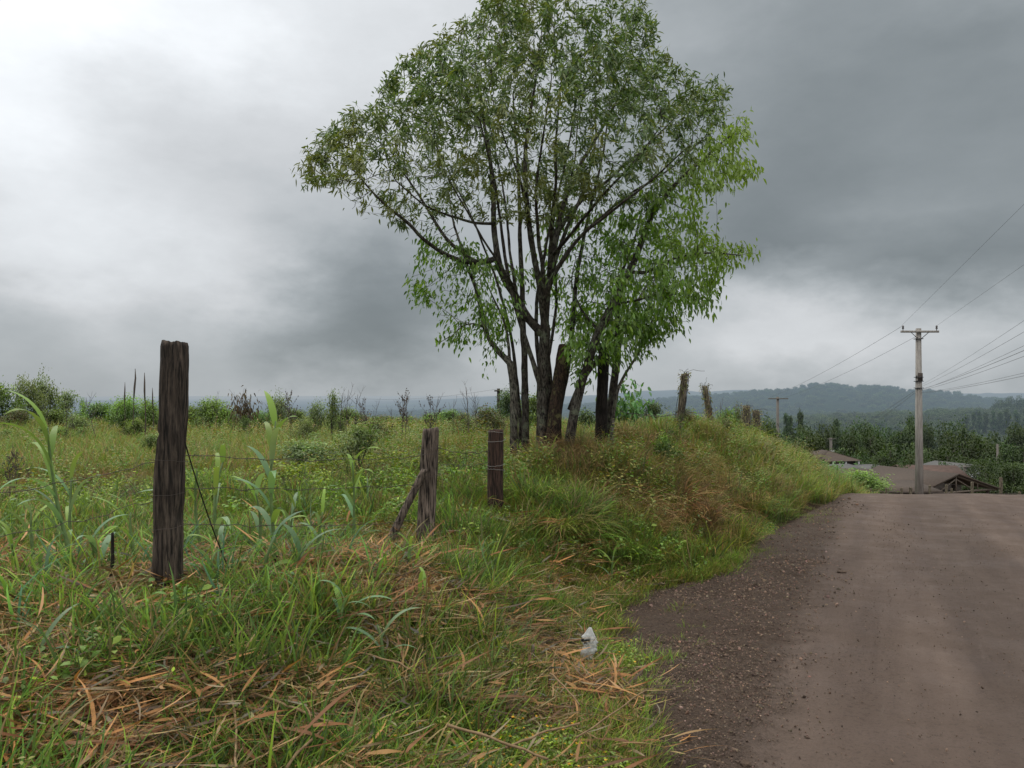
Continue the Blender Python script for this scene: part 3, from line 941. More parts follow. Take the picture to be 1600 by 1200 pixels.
X, Y = thin(X, Y, grassy(X, Y, .05) * np.clip(lz * (.12 + .9 * sm(.42, .62, fbm(X * 2.6, Y * 2.6, 141))) * np.where(Y > 4.45, 1.7, 1.1), .15, 1)); place("leaf_litter", V_lit, X, Y, .6, 1.15, dz=.03, tilt=.16, seed=9, hue=.0)
# big arching tussocks on the bank
tx, ty, ti, ts = [], [], [], []
for (cx, cy, n_, spx, spy, kinds, s0, s1) in ((1.2, 8.6, 9, .32, .25, (0, 1, 4), .6, 1.05), (2.1, 9.3, 4, .16, .2, (1, 0), .6, 1.0), (.9, 9.9, 12, .7, .4, (0, 4, 4), .5, .9), (.35, 8.05, 9, .28, .25, (2, 2, 4), .7, 1.0), (.75, 7.45, 5, .18, .2, (3, 3), .6, .9),
                                              (2.4, 11.6, 16, .5, .7, (0, 4, 2, 4), .5, 1.0), (4.7, 14.0, 30, .9, 1.3, (4, 2, 2, 3), .5, 1.1), (3.0, 10.6, 18, .5, .7, (3, 2, 4, 2), .45, .9), (2.4, 8.8, 8, .35, .5, (3, 2), .35, .6), (6.5, 17.5, 30, 1.2, 1.8, (4, 2, 2, 0), .6, 1.2), (9.5, 23, 24, 1.5, 2.5, (2, 4), .8, 1.3), (-.8, 8.6, 4, .5, .3, (4, 0), .5, .8),
                                              (-3, 10, 8, 2.2, 1.3, (4, 0, 2), .4, .7), (3.9, 12.0, 6, .4, .4, (1, 0, 4), .6, .9), (.15, 5.9, 5, .3, .5, (3, 4), .4, .6)):
    tx += list(rng.normal(cx, spx, n_)); ty += list(rng.normal(cy, spy, n_)); ti += list(rng.choice(kinds, n_)); ts += list(rng.uniform(s0, s1, n_))
X, Y, ti, ts = map(np.array, (tx, ty, ti, ts)); k = grassy(X, Y, .35); X, Y, ti, ts = X[k], Y[k], ti[k], ts[k]
scatter("tussock_grass", V_tus, np.stack([X, Y, Hgt(X, Y)], 1), rotz(len(X), .2), ts, tints(X, Y, .1, seed=31), ti)
X, Y = sector(16, 7.6, 22, -8, 40)
X, Y = thin(X, Y, grassy(X, Y, .5) * bank(X, Y) * sm(.44, .60, fbm(X * 1.4, Y * 1.4, 171))); place("bank_herbs", V_herb, X, Y, .4, 1.0, seed=21, hue=.15)
X, Y = sector(8, 2.2, 8, -44, 12)
X, Y = thin(X, Y, grassy(X, Y, .5) * sm(.46, .6, fbm(X * 1.8, Y * 1.8, 173))); place("near_herbs", V_herb, X, Y, .25, .55, seed=22, hue=.1)
# overgrown field and bank top
X, Y = sector(5, 8, 30, -44, 30)
X, Y = thin(X, Y, grassy(X, Y, .8) * (.15 + .85 * sm(.42, .6, fbm(X * .45, Y * .45, 98))) * (X < xf(Y) - .8))
place("field_herbs", V_herb, X, Y, .4, .9, seed=10, hue=.0)
X, Y = sector(20, 13, 30)
X, Y = thin(X, Y, grassy(X, Y, .2)); place("field_grass", V_far, X, Y, .5, 1.0, seed=11, hue=-.08)
X, Y = sector(9, 30, 52)
X, Y = thin(X, Y, grassy(X, Y, .2)); place("distant_field_grass", V_far, X, Y, .8, 1.5, seed=12, hue=-.1)
X, Y = sector(2.2, 18, 50, -44, 24)
X, Y = thin(X, Y, grassy(X, Y, 1.0) * (.12 + .88 * sm(.45, .62, fbm(X * .16, Y * .16, 99))) * (X < xf(Y) - .5))
place("distant_herbs", V_herbf, X, Y, .45, .95, seed=13, hue=-.05)
# sprouts at the edge of the gravel
X, Y = sector(40, 3, 14, -5, 44)
e = X - xt(Y)
X, Y = thin(X, Y, (e > -.3) * (e < .9) * sm(.9, -.2, e) * sm(.5, .62, fbm(X * 1.5, Y * 1.5, 102)))
place("verge_sprouts", V_turf, X, Y, .4, .9, seed=14, hue=-.1)
for k, (cx, cy, rr, nn) in enumerate([(.72, 4.95, .22, 26), (.80, 4.65, .08, 6), (.87, 5.35, .1, 6), (.62, 3.75, .10, 7)]):
    pass
X = np.concatenate([rng.normal(.74, .12, 26), rng.normal(.78, .03, 5), rng.normal(.60, .06, 8)]); Y = np.concatenate([rng.normal(4.95, .14, 26), rng.normal(4.45, .04, 5), rng.normal(3.8, .05, 8)])
place("verge_tufts", V_turf, X, Y, .7, 1.2, seed=15, hue=-.15)

# gravel -------------------------------------------------------------------
def stone(name):
    import bmesh
    bm = bmesh.new(); bmesh.ops.create_icosphere(bm, subdivisions=1, radius=1)
    for v in bm.verts:
        v.co *= random.uniform(.7, 1.15); v.co.z *= .62; v.co.x *= random.uniform(.95, 1.1)
    me = bpy.data.meshes.new(name); bm.to_mesh(me); bm.free()
    return me


m, nt = new_mat("gravel_stone")
oi = N(nt, 'ShaderNodeAttribute', attribute_name='tcol', attribute_type='INSTANCER')
c = mixc(nt, 1.0, (.145, .100, .074), oi.outputs['Color'], 'MULTIPLY')
p = N(nt, 'ShaderNodeBsdfPrincipled'); L(nt, c, p.inputs['Base Color']); p.inputs['Roughness'].default_value = .8
finish(nt, p.outputs[0]); MAT_STONE = m
V_st = []
for k in range(6):
    me = stone("pebble"); me.materials.append(MAT_STONE); V_st.append(me)
X, Y = sector(8500, 3.0, 5.5, 2, 30); X2, Y2 = sector(2600, 5.5, 9, 2, 36); X3, Y3 = sector(380, 9, 16, 8, 40)
X = np.concatenate([X, X2, X3]); Y = np.concatenate([Y, Y2, Y3])
e = X - xe(Y); u = X - xt(Y)
pr = sm(-.1, .25, u) * sm(.42, -.45, e + .7 * (fbm(X * 5, Y * 5, 41) - .5)) * (.35 + .65 * sm(.35, .6, fbm(X * 2.2, Y * 2.2, 42))) * np.where(bare(X, Y) > .4, .25, 1)
k = rng.uniform(size=len(X)) < pr
X, Y = X[k], Y[k]
s = np.exp(rng.normal(math.log(.0037), .48, len(X))) * np.clip(np.hypot(X, Y) / 5, .9, 2.2)
v = np.exp(rng.normal(-.12, .42, len(X)))[:, None] * (1 + rng.normal(0, .06, (len(X), 3)))
zz = Zr(X, Y) + .028 * np.exp(-((X - xe(Y) + .45) / .35) ** 2) * sm(.0, .6, X - xt(Y)) + .030 * (fbm(X * 9, Y * 9, 31) - .5) + .020 * (vn(X * 26, Y * 26, 33) - .5)
scatter("gravel", V_st, np.stack([X, Y, zz + s * .2], 1), rng.uniform(0, 6.28, (len(X), 3)), s, v)
X, Y = sector(260, 3.0, 15, 5, 44); e = X - xe(Y)
X, Y = thin(X, Y, (e > .1) * (e < 11) * (.15 + .85 * sm(.45, .65, fbm((X - xe(Y)) * 2.2, Y * .3, 47))))
s = np.exp(rng.normal(math.log(.0030), .5, len(X)))
scatter("loose_pebbles", V_st, np.stack([X, Y, Zr(X, Y) + 0 * s], 1), rng.uniform(0, 6.28, (len(X), 3)), s, np.exp(rng.normal(-.25, .45, len(X)))[:, None] * np.ones((1, 3)))
# ================================================================== TREES
def in_poly(px, py, poly):
    poly = np.array(poly, float); c = np.zeros(len(px), bool); j = len(poly) - 1
    for i in range(len(poly)):
        xi, yi = poly[i]; xj, yj = poly[j]
        k = ((yi > py) != (yj > py)) & (px < (xj - xi) * (py - yi) / (yj - yi + 1e-9) + xi)
        c ^= k; j = i
    return c


def poly_dist(px, py, poly):
    poly = np.array(poly, float); best = np.full(len(px), 1e9)
    for i in range(len(poly)):
        a = poly[i - 1]; b = poly[i]; ab = b - a
        t = np.clip(((px - a[0]) * ab[0] + (py - a[1]) * ab[1]) / (ab @ ab), 0, 1)
        best = np.minimum(best, np.hypot(px - a[0] - t * ab[0], py - a[1] - t * ab[1]))
    return best


def attractors(n, outline, Y0, R, inner=.25, low=None, gap=0.0, gsc=1.6, gs=401):
    """points filling a rounded volume whose side elevation is the outline"""
    out = np.array(outline, float); mn, mx = out.min(0), out.max(0)
    pts = []
    while sum(len(p) for p in pts) < n:
        x = rng.uniform(mn[0], mx[0], 4000); y = rng.uniform(mn[1], mx[1], 4000)
        k = in_poly(x, y, outline); x, y = x[k], y[k]
        d = poly_dist(x, y, outline) / F * Y0
        th = np.sqrt(np.maximum(R * R - np.maximum(R - d * 1.3, 0) ** 2, .01))
        dy = rng.uniform(-1, 1, len(x)) * th
        shell = np.maximum(1 - d / (R * .55), (np.abs(dy) / th) ** 3)
        pr = inner + (1 - inner) * np.clip(shell, 0, 1)
        if low is not None: pr = pr * np.interp(y, low[0], low[1])
        k = rng.uniform(size=len(x)) < pr
        x, y, dy = x[k], y[k], dy[k]
        Yd = Y0 + dy
        if gap:
            wx = (x - 800) / F * Yd; wz = (HY - y) / F * Yd
            k = fbm(wx * gsc + dy * .9 * gsc, wz * gsc - dy * .6 * gsc, gs) > gap
            x, y, Yd = x[k], y[k], Yd[k]
        pts.append(np.stack([(x - 800) / F * Yd, Yd, CAMZ - (y - HY) / F * Yd], 1))
    return np.concatenate(pts)[:n]


class Skel:
    def __init__(s):
        s.p = []; s.par = []; s.manual = []; s.rmin = []

    def line(s, pts, r0, r1, start=None, step=.10, wob=.015):
        """polyline limb (world points); start = index of node to branch from"""
        pts = [np.array(q, float) for q in pts]
        if start is not None: pts = [s.p[start]] + pts
        seg = [np.linalg.norm(pts[i + 1] - pts[i]) for i in range(len(pts) - 1)]
        cum = np.concatenate([[0], np.cumsum(seg)]); tot = cum[-1]
        n = max(2, int(tot / step))
        ts = np.linspace(0, tot, n + 1)
        A = np.array(pts)
        # smooth interpolation
        q = np.stack([np.interp(ts, cum, A[:, k]) for k in range(3)], 1)
        for _ in range(3): q[1:-1] = .5 * q[1:-1] + .25 * (q[:-2] + q[2:])
        q[1:] += np.cumsum(rng.normal(0, wob * .5, (n, 3)), 0) * .4
        prev = start
        for i in range(0 if start is None else 1, n + 1):
            s.p.append(q[i]); s.par.append(-1 if prev is None else prev); s.manual.append(True)
            s.rmin.append(r0 + (r1 - r0) * (i / n)); prev = len(s.p) - 1
        return prev

    def near(s, pt):
        A = np.array(s.p); return int(np.argmin(((A - np.array(pt)) ** 2).sum(1)))

    def grow(s, att, D=.11, di=1.2, dk=.20, iters=90, trop=(0, 0, .12), only_from=0):
        pos = np.array(s.p); att = att.copy()
        nn = np.full(len(att), -1); nd = np.full(len(att), 1e9)
        def upd(i0, i1):
            for a in range(i0, i1, 256):
                b = min(a + 256, i1)
                dd = ((att[:, None, :] - pos[None, a:b, :]) ** 2).sum(2)
                k = dd.argmin(1); m_ = dd[np.arange(len(att)), k]
                w = m_ < nd; nd[w] = m_[w]; nn[w] = a + k[w]
        upd(only_from, len(pos))
        trop = np.array(trop)
        for it in range(iters):
            act = nd < di * di
            if not act.any():
                di *= 1.3
                if di > 4: break
                continue
            idx = nn[act]; v = att[act] - pos[idx]
            v /= np.maximum(np.linalg.norm(v, axis=1, keepdims=True), 1e-6)
            u, inv = np.unique(idx, return_inverse=True)
            acc = np.zeros((len(u), 3)); np.add.at(acc, inv, v)
            acc /= np.maximum(np.linalg.norm(acc, axis=1, keepdims=True), 1e-6)
            acc += trop + rng.normal(0, .12, acc.shape)
            acc /= np.maximum(np.linalg.norm(acc, axis=1, keepdims=True), 1e-6)
            new = pos[u] + acc * D
            i0 = len(pos)
            pos = np.concatenate([pos, new])
            for k in range(len(u)):
                s.p.append(new[k]); s.par.append(int(u[k])); s.manual.append(False); s.rmin.append(0)
            upd(i0, len(pos))
            keep = nd > dk * dk
            att = att[keep]; nn = nn[keep]; nd = nd[keep]
            if len(att) == 0 or len(pos) > 16000: break

    def finish(s, tip=.0028, expo=2.35):
        n = len(s.p); par = np.array(s.par); P_ = np.array(s.p)
        man = np.array(s.manual)
        for _ in range(2):          # relax the grown wood
            ch = [[] for _ in range(n)]
            acc = P_.copy(); cnt = np.ones(n)
            ok = par >= 0
            np.add.at(acc, np.where(ok)[0], P_[par[ok]]); np.add.at(cnt, np.where(ok)[0], 1)
            np.add.at(acc, par[ok], P_[ok]); np.add.at(cnt, par[ok], 1)
            sm_ = acc / cnt[:, None]
            leaf = np.ones(n, bool); leaf[par[ok]] = False
            mv = ~man & ~leaf
            P_[mv] = sm_[mv]
        s.P = P_
        r = np.zeros(n)
        for i in range(n - 1, -1, -1):
            if r[i] == 0: r[i] = tip ** expo
            if par[i] >= 0: r[par[i]] += r[i]
        r = r ** (1 / expo)
        s.r = np.where(man, np.array(s.rmin), np.minimum(r, .045))
        # grown wood never thicker than its parent
        for i in range(n):
            if par[i] >= 0 and not man[i]: s.r[i] = min(s.r[i], s.r[par[i]] * .92)
        ch = [[] for _ in range(n)]
        for i in range(n):
            if par[i] >= 0: ch[par[i]].append(i)
        s.ch = ch
        return s

    def wood(s, mb, kbig=10):
        roots = [i for i in range(len(s.p)) if s.par[i] < 0]
        stack = [(r, None) for r in roots]
        while stack:
            i, par = stack.pop()
            chain = [] if par is None else [par]
            rad = [] if par is None else [min(s.r[par], s.r[i] * 1.25)]
            while True:
                chain.append(i); rad.append(s.r[i])
                c = s.ch[i]
                if not c: break
                c = sorted(c, key=lambda q: -s.r[q])
                for q in c[1:]: stack.append((q, i))
                i = c[0]
            if len(chain) < 2: continue
            R = max(rad)
            rad = np.array(rad)
            if R > .03: rad = rad * (1 + rng.normal(0, .035, len(rad)))
            mb.tube(s.P[chain], rad, kbig if R > .04 else 6 if R > .012 else 4 if R > .006 else 3, cap=True)

    def foliage(s, rmax, per, length, width, cols_fn, droop=.5, spread=.8, prob=None, bend=.25, twig=.09):
        idx = np.array([i for i in range(len(s.p)) if s.r[i] < rmax and not s.manual[i]])
        if prob is not None:
            idx = idx[rng.uniform(size=len(idx)) < prob(s.P[idx])]
        par = np.array(s.par)[idx]
        dirn = s.P[idx] - s.P[par]; dirn /= np.maximum(np.linalg.norm(dirn, axis=1, keepdims=True), 1e-6)
        pp = s.P[idx]
        wgt = np.clip((.5 * fbm(pp[:, 0] * 3.1 + pp[:, 1] * 1.7, pp[:, 2] * 3.1 - pp[:, 1] * 1.9, 501) + .5 * vn(pp[:, 0] * 6 + pp[:, 1] * 3, pp[:, 2] * 6, 502) - .34) * 6.5, .08, 2.5)
        kids = np.zeros(len(s.p), int); pa_ = np.array(s.par); np.add.at(kids, pa_[pa_ >= 0], 1)
        tipd = np.where(kids[idx] == 0, 2.1, .62)
        rep = rng.poisson(per * wgt * tipd, len(idx))
        k = np.repeat(np.arange(len(idx)), rep); n = len(k)
        t = rng.uniform(0, 1, (n, 1))
        pos = s.P[par[k]] * (1 - t) + s.P[idx[k]] * t + rng.normal(0, twig, (n, 3))
        d = dirn[k] * .55 + rng.normal(0, spread, (n, 3)) * .6 + np.array([0, 0, -droop])
        ln_ = length * rng.uniform(.65, 1.25, n); w = width * rng.uniform(.75, 1.25, n)
        return leaves(pos, d, ln_, w, cols_fn(pos), bend=bend)


BARK_D = bark_mat("dark_bark", (.050, .040, .034), (.105, .086, .070), (.16, .15, .13), sc=5, stretch=3, bump=.018, moss=(.17, .19, .13))
BARK_G = bark_mat("grey_bark", (.10, .085, .070), (.19, .165, .135), (.24, .235, .20), sc=5, stretch=3, bump=.012, moss=(.13, .14, .09))
BARK_R = bark_mat("rotten_bark", (.040, .026, .019), (.095, .058, .040), (.07, .048, .036), sc=6, stretch=4, bump=.03, moss=(.15, .14, .06))
LEAF_W = foliage_mat("narrow_leaf", trans=.30, gloss=.42)
LEAF_B = foliage_mat("bright_leaf", trans=.42, gloss=.45)


def tree_obj(name, label, cat, base, sk, leafdata, bark, leafm, group=None, extra=None):
    root = empty(name, base); tag(root, label, cat, group)
    mb = MB(); sk.wood(mb)
    if extra: extra(mb)
    o = mb.build("trunk", bark, root, smooth=True)
    for v in (o,): v.data.transform(Matrix.Translation(-Vector([float(q) for q in base])))
    if leafdata:
        V = np.concatenate([a[0] for a in leafdata]); off = 0; Q = []; T = []; C = []
        for a in leafdata:
            Q.append(a[1] + off); T.append(a[2] + off); C.append(a[3]); off += len(a[0])
        me = mesh_np("crown", V - np.array(base, float), [np.concatenate(Q), np.concatenate(T)], np.concatenate(C), leafm)
        put("crown", me, root)
    return root


def gz(px, py_hint, Y):
    x = (px - 800) / F * Y
    return np.array([x, Y, Hp(x, Y) - .05])


YT = 10.5
# ---- tall narrow-leaved tree -------------------------------------------------
out_w = [(458, 272), (478, 232), (492, 205), (520, 190), (555, 172), (590, 150), (594, 112), (625, 96), (655, 72), (690, 40), (735, 22), (752, -8), (800, -30), (860, -45),
         (930, -42), (985, -18), (1025, 25), (1040, 72), (1075, 95), (1115, 112), (1150, 130), (1140, 175), (1120, 220), (1110, 300), (1050, 335), (960, 330),
         (880, 345), (800, 350), (735, 345), (680, 345), (630, 370), (585, 345), (545, 335), (520, 300), (480, 300)]
sk = Skel()
b0 = gz(848, 0, YT)
n0 = sk.line([b0, P(846, 640, YT), P(845, 570, YT), P(848, 510, YT)], .088, .074)
nR = sk.line([P(856, 450, YT + .1), P(866, 380, YT + .15), P(880, 320, YT + .2), P(905, 262, YT + .3), P(950, 190, YT + .5), P(985, 120, YT + .6)], .050, .012, n0)
nC = sk.line([P(846, 455, YT - .1), P(834, 395, YT - .15), P(824, 330, YT - .2), P(820, 250, YT - .35), P(830, 170, YT - .4), P(845, 90, YT - .4)], .055, .012, n0)
nL = sk.line([P(826, 500, YT), P(803, 455, YT), P(782, 425, YT), P(777, 400, YT)], .062, .052, sk.near(P(846, 520, YT)))
sk.line([P(772, 350, YT + .1), P(770, 290, YT + .2), P(764, 230, YT + .3), P(750, 160, YT + .4), P(742, 100, YT + .5)], .046, .010, nL)
sk.line([P(748, 412, YT - .1), P(712, 407, YT - .2), P(668, 382, YT - .35), P(640, 350, YT - .5), P(598, 320, YT - .6), P(555, 268, YT - .7)], .040, .009, nL)
sk.line([P(735, 405, YT), P(698, 375, YT + .2), P(672, 330, YT + .4), P(640, 280, YT + .5), P(600, 230, YT + .6)], .030, .008, sk.near(P(748, 412, YT - .1)))
sk.line([P(742, 350, YT - .4), P(700, 338, YT - .6), P(660, 322, YT - .8), P(618, 285, YT - 1)], .024, .007, sk.near(P(772, 352, YT + .1)))
sk.line([P(862, 350, YT - .3), P(868, 290, YT - .6), P(868, 200, YT - 1), P(876, 130, YT - 1.2)], .034, .008, sk.near(P(858, 430, YT + .1)))
sk.line([P(900, 320, YT + .5), P(950, 282, YT + .9), P(1010, 232, YT + 1.2), P(1060, 180, YT + 1.3)], .034, .008, sk.near(P(870, 370, YT + .15)))
sk.line([P(905, 350, YT - .4), P(945, 300, YT - .9), P(985, 260, YT - 1.2), P(1030, 200, YT - 1.4)], .028, .007, sk.near(P(862, 400, YT + .1)))
sk.line([P(815, 280, YT - .9), P(790, 220, YT - 1.2), P(770, 150, YT - 1.4)], .022, .006, sk.near(P(826, 350, YT - .2)))
for pts_, r0_ in (([(852, 440, -.2), (842, 380, -.4), (838, 300, -.7), (850, 210, -.9), (862, 120, -1)], .034), ([(870, 400, .3), (888, 350, .5), (915, 290, .8), (932, 220, 1.1), (930, 120, 1.3)], .034),
                  ([(868, 425, -.2), (905, 372, -.4), (960, 332, -.6), (1020, 285, -.8), (1085, 225, -.9)], .030), ([(806, 455, .3), (797, 400, .5), (792, 330, .8), (780, 250, 1.1), (765, 180, 1.3)], .028),
                  ([(860, 420, .5), (880, 340, .9), (900, 250, 1.3), (905, 160, 1.6)], .026), ([(800, 440, -.4), (762, 385, -.8), (725, 320, -1.2), (690, 260, -1.4)], .024), ([(880, 400, .1), (925, 350, .0), (985, 300, .1), (1050, 262, .2), (1110, 205, .3)], .028)):
    sk.line([P(x_, y_, YT + o_) for x_, y_, o_ in pts_], r0_, .007, sk.near(P(pts_[0][0] - 4, pts_[0][1] + 45, YT + pts_[0][2] * .4)))
for pts_, r0_ in (([(840, 590, -.1), (830, 560, -.1), (815, 520, -.2), (795, 450, -.3), (783, 370, -.5), (772, 280, -.8), (750, 190, -1)], .048), ([(872, 640, .3), (884, 590, .35), (893, 520, .4), (900, 430, .5), (918, 340, .7), (942, 240, .9), (955, 150, 1)], .050),
                  ([(845, 580, .1), (838, 540, .2), (838, 470, .3), (852, 380, .2), (880, 270, .0), (905, 130, -.2)], .042), ([(850, 590, .1), (862, 540, .4), (872, 470, .7), (868, 360, .9), (850, 260, 1.2)], .040), ([(812, 660, .5), (806, 600, .6), (795, 520, .7), (770, 430, .9), (735, 340, 1.1), (690, 250, 1.3)], .036)):
    q0 = [P(x_, y_, YT + o_) for x_, y_, o_ in pts_]
    if pts_[0][1] < 600:
        sk.line(q0, r0_ * .8, .008, sk.near(P(845, 620, YT))); continue
    g0 = q0[0].copy(); g0[2] = Hp(g0[0], g0[1]) - .05
    sk.line([g0] + q0, r0_, .008)
# second slim stem of the same tree
b1 = gz(822, 0, YT + .25)
q = sk.line([b1, P(822, 640, YT + .25), P(820, 560, YT + .3), P(818, 470, YT + .4), P(814, 390, YT + .5), P(811, 320, YT + .6), P(806, 240, YT + .8), P(800, 150, YT + .9)], .060, .012)
b2 = gz(862, 0, YT + .05)
sk.line([b2, P(856, 650, YT + .1), P(858, 590, YT + .1), P(852, 530, YT + .02)], .07, .05)
att = attractors(4300, out_w, YT, 2.5, inner=.22, low=([-50, 180, 260, 350], [1, 1, .7, .40]), gap=.40)
sk.grow(att, D=.115, di=1.3, dk=.17, iters=110, trop=(0, 0, .25))
sk.finish(tip=.0030)


def col_w(p):
    n = len(p)
    base = pick([(.115, .19, .070), (.155, .235, .088), (.075, .138, .052), (.185, .235, .06)], [4, 3, 2.5, 2], n, .2)
    ol = sm(.52, .70, fbm(p[:, 0] * 1.3 + 5, p[:, 2] * 1.3 + p[:, 1] * .5, 120))[:, None]
    ol = ol * .75; c = base * (1 - ol) + np.array([.21, .225, .055]) * rng.uniform(.7, 1.2, (n, 1)) * ol
    return np.clip(c, .01, 1)


lw = sk.foliage(.010, 12.0, .102, .022, col_w, droop=.22, spread=.8, prob=lambda p: np.interp(p[:, 2], [3.4, 4.2, 5.4], [.26, .52, 1]), bend=.20, twig=.042)
tree_obj("narrow_leaved_tree", "tall many-stemmed tree with fine grey-green leaves reaching highest into the cloudy sky", "tree", b0, sk, [lw], BARK_D, LEAF_W)
NW = len(lw[0]) // 6, len(sk.p)

# ---- right hand bright tree --------------------------------------------------
out_r = [(1130, 190), (1160, 172), (1190, 195), (1188, 215), (1160, 235), (1190, 262), (1150, 300), (1120, 320), (1130, 365), (1170, 368), (1202, 405), (1165, 410), (1140, 440),
         (1105, 480), (1075, 520), (1040, 515), (1000, 550), (985, 580), (955, 560), (925, 545), (905, 600), (880, 560), (870, 500), (890, 430), (930, 400), (960, 340), (1000, 300), (1060, 260)]
sk = Skel(); Y2 = YT - .3
b0 = gz(886, 0, Y2)
n0 = sk.line([b0, P(893, 660, Y2), P(905, 612, Y2), P(922, 560, Y2), P(938, 520, Y2)], .070, .056)
n1 = sk.line([P(958, 475, Y2), P(985, 425, Y2), P(1003, 380, Y2 + .1), P(1022, 330, Y2 + .1), P(1060, 285, Y2 + .1), P(1105, 245, Y2 + .2), P(1145, 212, Y2 + .2)], .062, .010, n0)
sk.line([P(1010, 430, Y2 - .3), P(1060, 400, Y2 - .6), P(1110, 395, Y2 - .7), P(1160, 400, Y2 - .8)], .026, .006, sk.near(P(985, 425, Y2)))
sk.line([P(995, 470, Y2 + .3), P(1035, 455, Y2 + .6), P(1080, 470, Y2 + .7)], .022, .006, sk.near(P(958, 475, Y2)))
sk.line([P(905, 480, Y2 + .4), P(890, 440, Y2 + .6), P(900, 400, Y2 + .6)], .020, .005, sk.near(P(938, 515, Y2)))
sk.line([P(890, 640, Y2 + .3), P(905, 600, Y2 + .4), P(935, 560, Y2 + .35)], .04, .035, None)
att = attractors(1500, out_r, Y2, 1.5, inner=.5, gap=.47, gsc=2.0, gs=411)
sk.grow(att, D=.11, di=1.2, dk=.17, iters=80, trop=(0, 0, .05)); sk.finish(tip=.003)


def col_b(p):
    n = len(p)
    base = pick([(.13, .26, .036), (.17, .31, .042), (.085, .175, .028), (.22, .35, .05)], [4, 3, 2.5, 1.5], n, .2)
    yl = sm(2.6, 3.9, p[:, 2])[:, None] * sm(1.4, 3.0, p[:, 0])[:, None]
    c = base * (1 - yl) + np.array([.22, .34, .05]) * rng.uniform(.7, 1.2, (n, 1)) * yl
    return np.clip(c, .01, 1)


lb = sk.foliage(.012, 7.0, .085, .030, col_b, droop=.75, spread=.7, bend=.30, twig=.07)
tree_obj("leafy_tree", "leaning tree with bright green drooping leaves spreading right towards the road", "tree", b0, sk, [lb], BARK_D, LEAF_B)

# ---- left small tree ---------------------------------------------------------
out_l = [(628, 400), (655, 372), (700, 362), (745, 380), (790, 410), (830, 410), (850, 450), (835, 500), (800, 530), (775, 560), (770, 590), (742, 588), (760, 556), (735, 540), (700, 545), (664, 560), (668, 535), (705, 510),
         (680, 495), (645, 480), (632, 450)]
sk = Skel(); Y3 = YT + .1
b0 = gz(803, 0, Y3)
n0 = sk.line([b0, P(803, 650, Y3), P(804, 600, Y3), P(797, 565, Y3)], .060, .05)
sk.line([P(772, 545, Y3), P(757, 520, Y3), P(752, 490, Y3), P(745, 455, Y3), P(735, 430, Y3 - .1), P(722, 390, Y3 - .1), P(706, 350, Y3), P(700, 300, Y3)], .044, .008, n0)
sk.line([P(795, 540, Y3 + .1), P(788, 500, Y3 + .2), P(770, 460, Y3 + .3), P(752, 420, Y3 + .4)], .026, .006, n0)
sk.line([P(730, 500, Y3 - .2), P(705, 525, Y3 - .4)], .014, .006, sk.near(P(755, 510, Y3)))
att = attractors(560, out_l, Y3, 1.1, inner=.6, gap=.49, gsc=2.2, gs=421)
sk.grow(att, D=.10, di=1.1, dk=.16, iters=70, trop=(0, 0, -.05)); sk.finish(tip=.0028)
lb = sk.foliage(.010, 5.6, .076, .028, col_b, droop=.7, spread=.7, bend=.3, twig=.07)
tree_obj("slender_tree", "slender crooked tree at the left of the clump with small tufts of bright leaves", "tree", b0, sk, [lb], BARK_G, LEAF_B)

# ---- rear dark tree and thin grey sapling beside the black stump --------------
out_d = [(815, 400), (840, 340), (880, 330), (950, 320), (1040, 330), (1100, 340), (1150, 390), (1110, 450), (1060, 490), (1010, 520), (960, 540), (930, 540), (890, 560), (850, 500), (820, 450)]
sk = Skel(); Y4 = YT + .7
b0 = gz(948, 0, Y4)
n0 = sk.line([b0, P(954, 640, Y4), P(962, 580, Y4), P(966, 530, Y4)], .065, .055)
sk.line([P(962, 480, Y4), P(968, 430, Y4), P(990, 380, Y4), P(1000, 330, Y4)], .04, .008, n0)
sk.line([P(985, 490, Y4 + .2), P(1015, 440, Y4 + .4), P(1055, 400, Y4 + .6)], .03, .007, n0)
att = attractors(1500, out_d, Y4, 1.5, inner=.6, gap=.47, gsc=2.0, gs=431)
sk.grow(att, D=.12, di=1.2, dk=.19, iters=70, trop=(0, 0, .05)); sk.finish(tip=.003)
lb = sk.foliage(.011, 5.0, .085, .030, col_b, droop=.75, spread=.7, bend=.3, twig=.07)
tree_obj("leafy_tree", "dark upright tree directly behind the black cut stump, leafing above it", "tree", b0, sk, [lb], BARK_D, LEAF_B)
out_s = [(985, 540), (1000, 480), (1040, 440), (1075, 440), (1095, 470), (1060, 520), (1020, 540), (1000, 575)]
sk = Skel(); Y5 = YT + .1
b0 = gz(955, 0, Y5)
sk.line([b0, P(957, 650, Y5), P(966, 605, Y5), P(985, 572, Y5), P(1008, 540, Y5), P(1020, 500, Y5 - .1), P(1050, 460, Y5 - .2)], .036, .008)
att = attractors(330, out_s, Y5, .7, inner=.7)
sk.grow(att, D=.10, di=1.1, dk=.16, iters=50); sk.finish(tip=.0028)
lb = sk.foliage(.010, 8.0, .078, .028, col_b, droop=.75, spread=.7, bend=.3, twig=.07)
tree_obj("sapling", "thin pale grey sapling bending right from the foot of the black stump", "tree", b0, sk, [lb], BARK_G, LEAF_B)


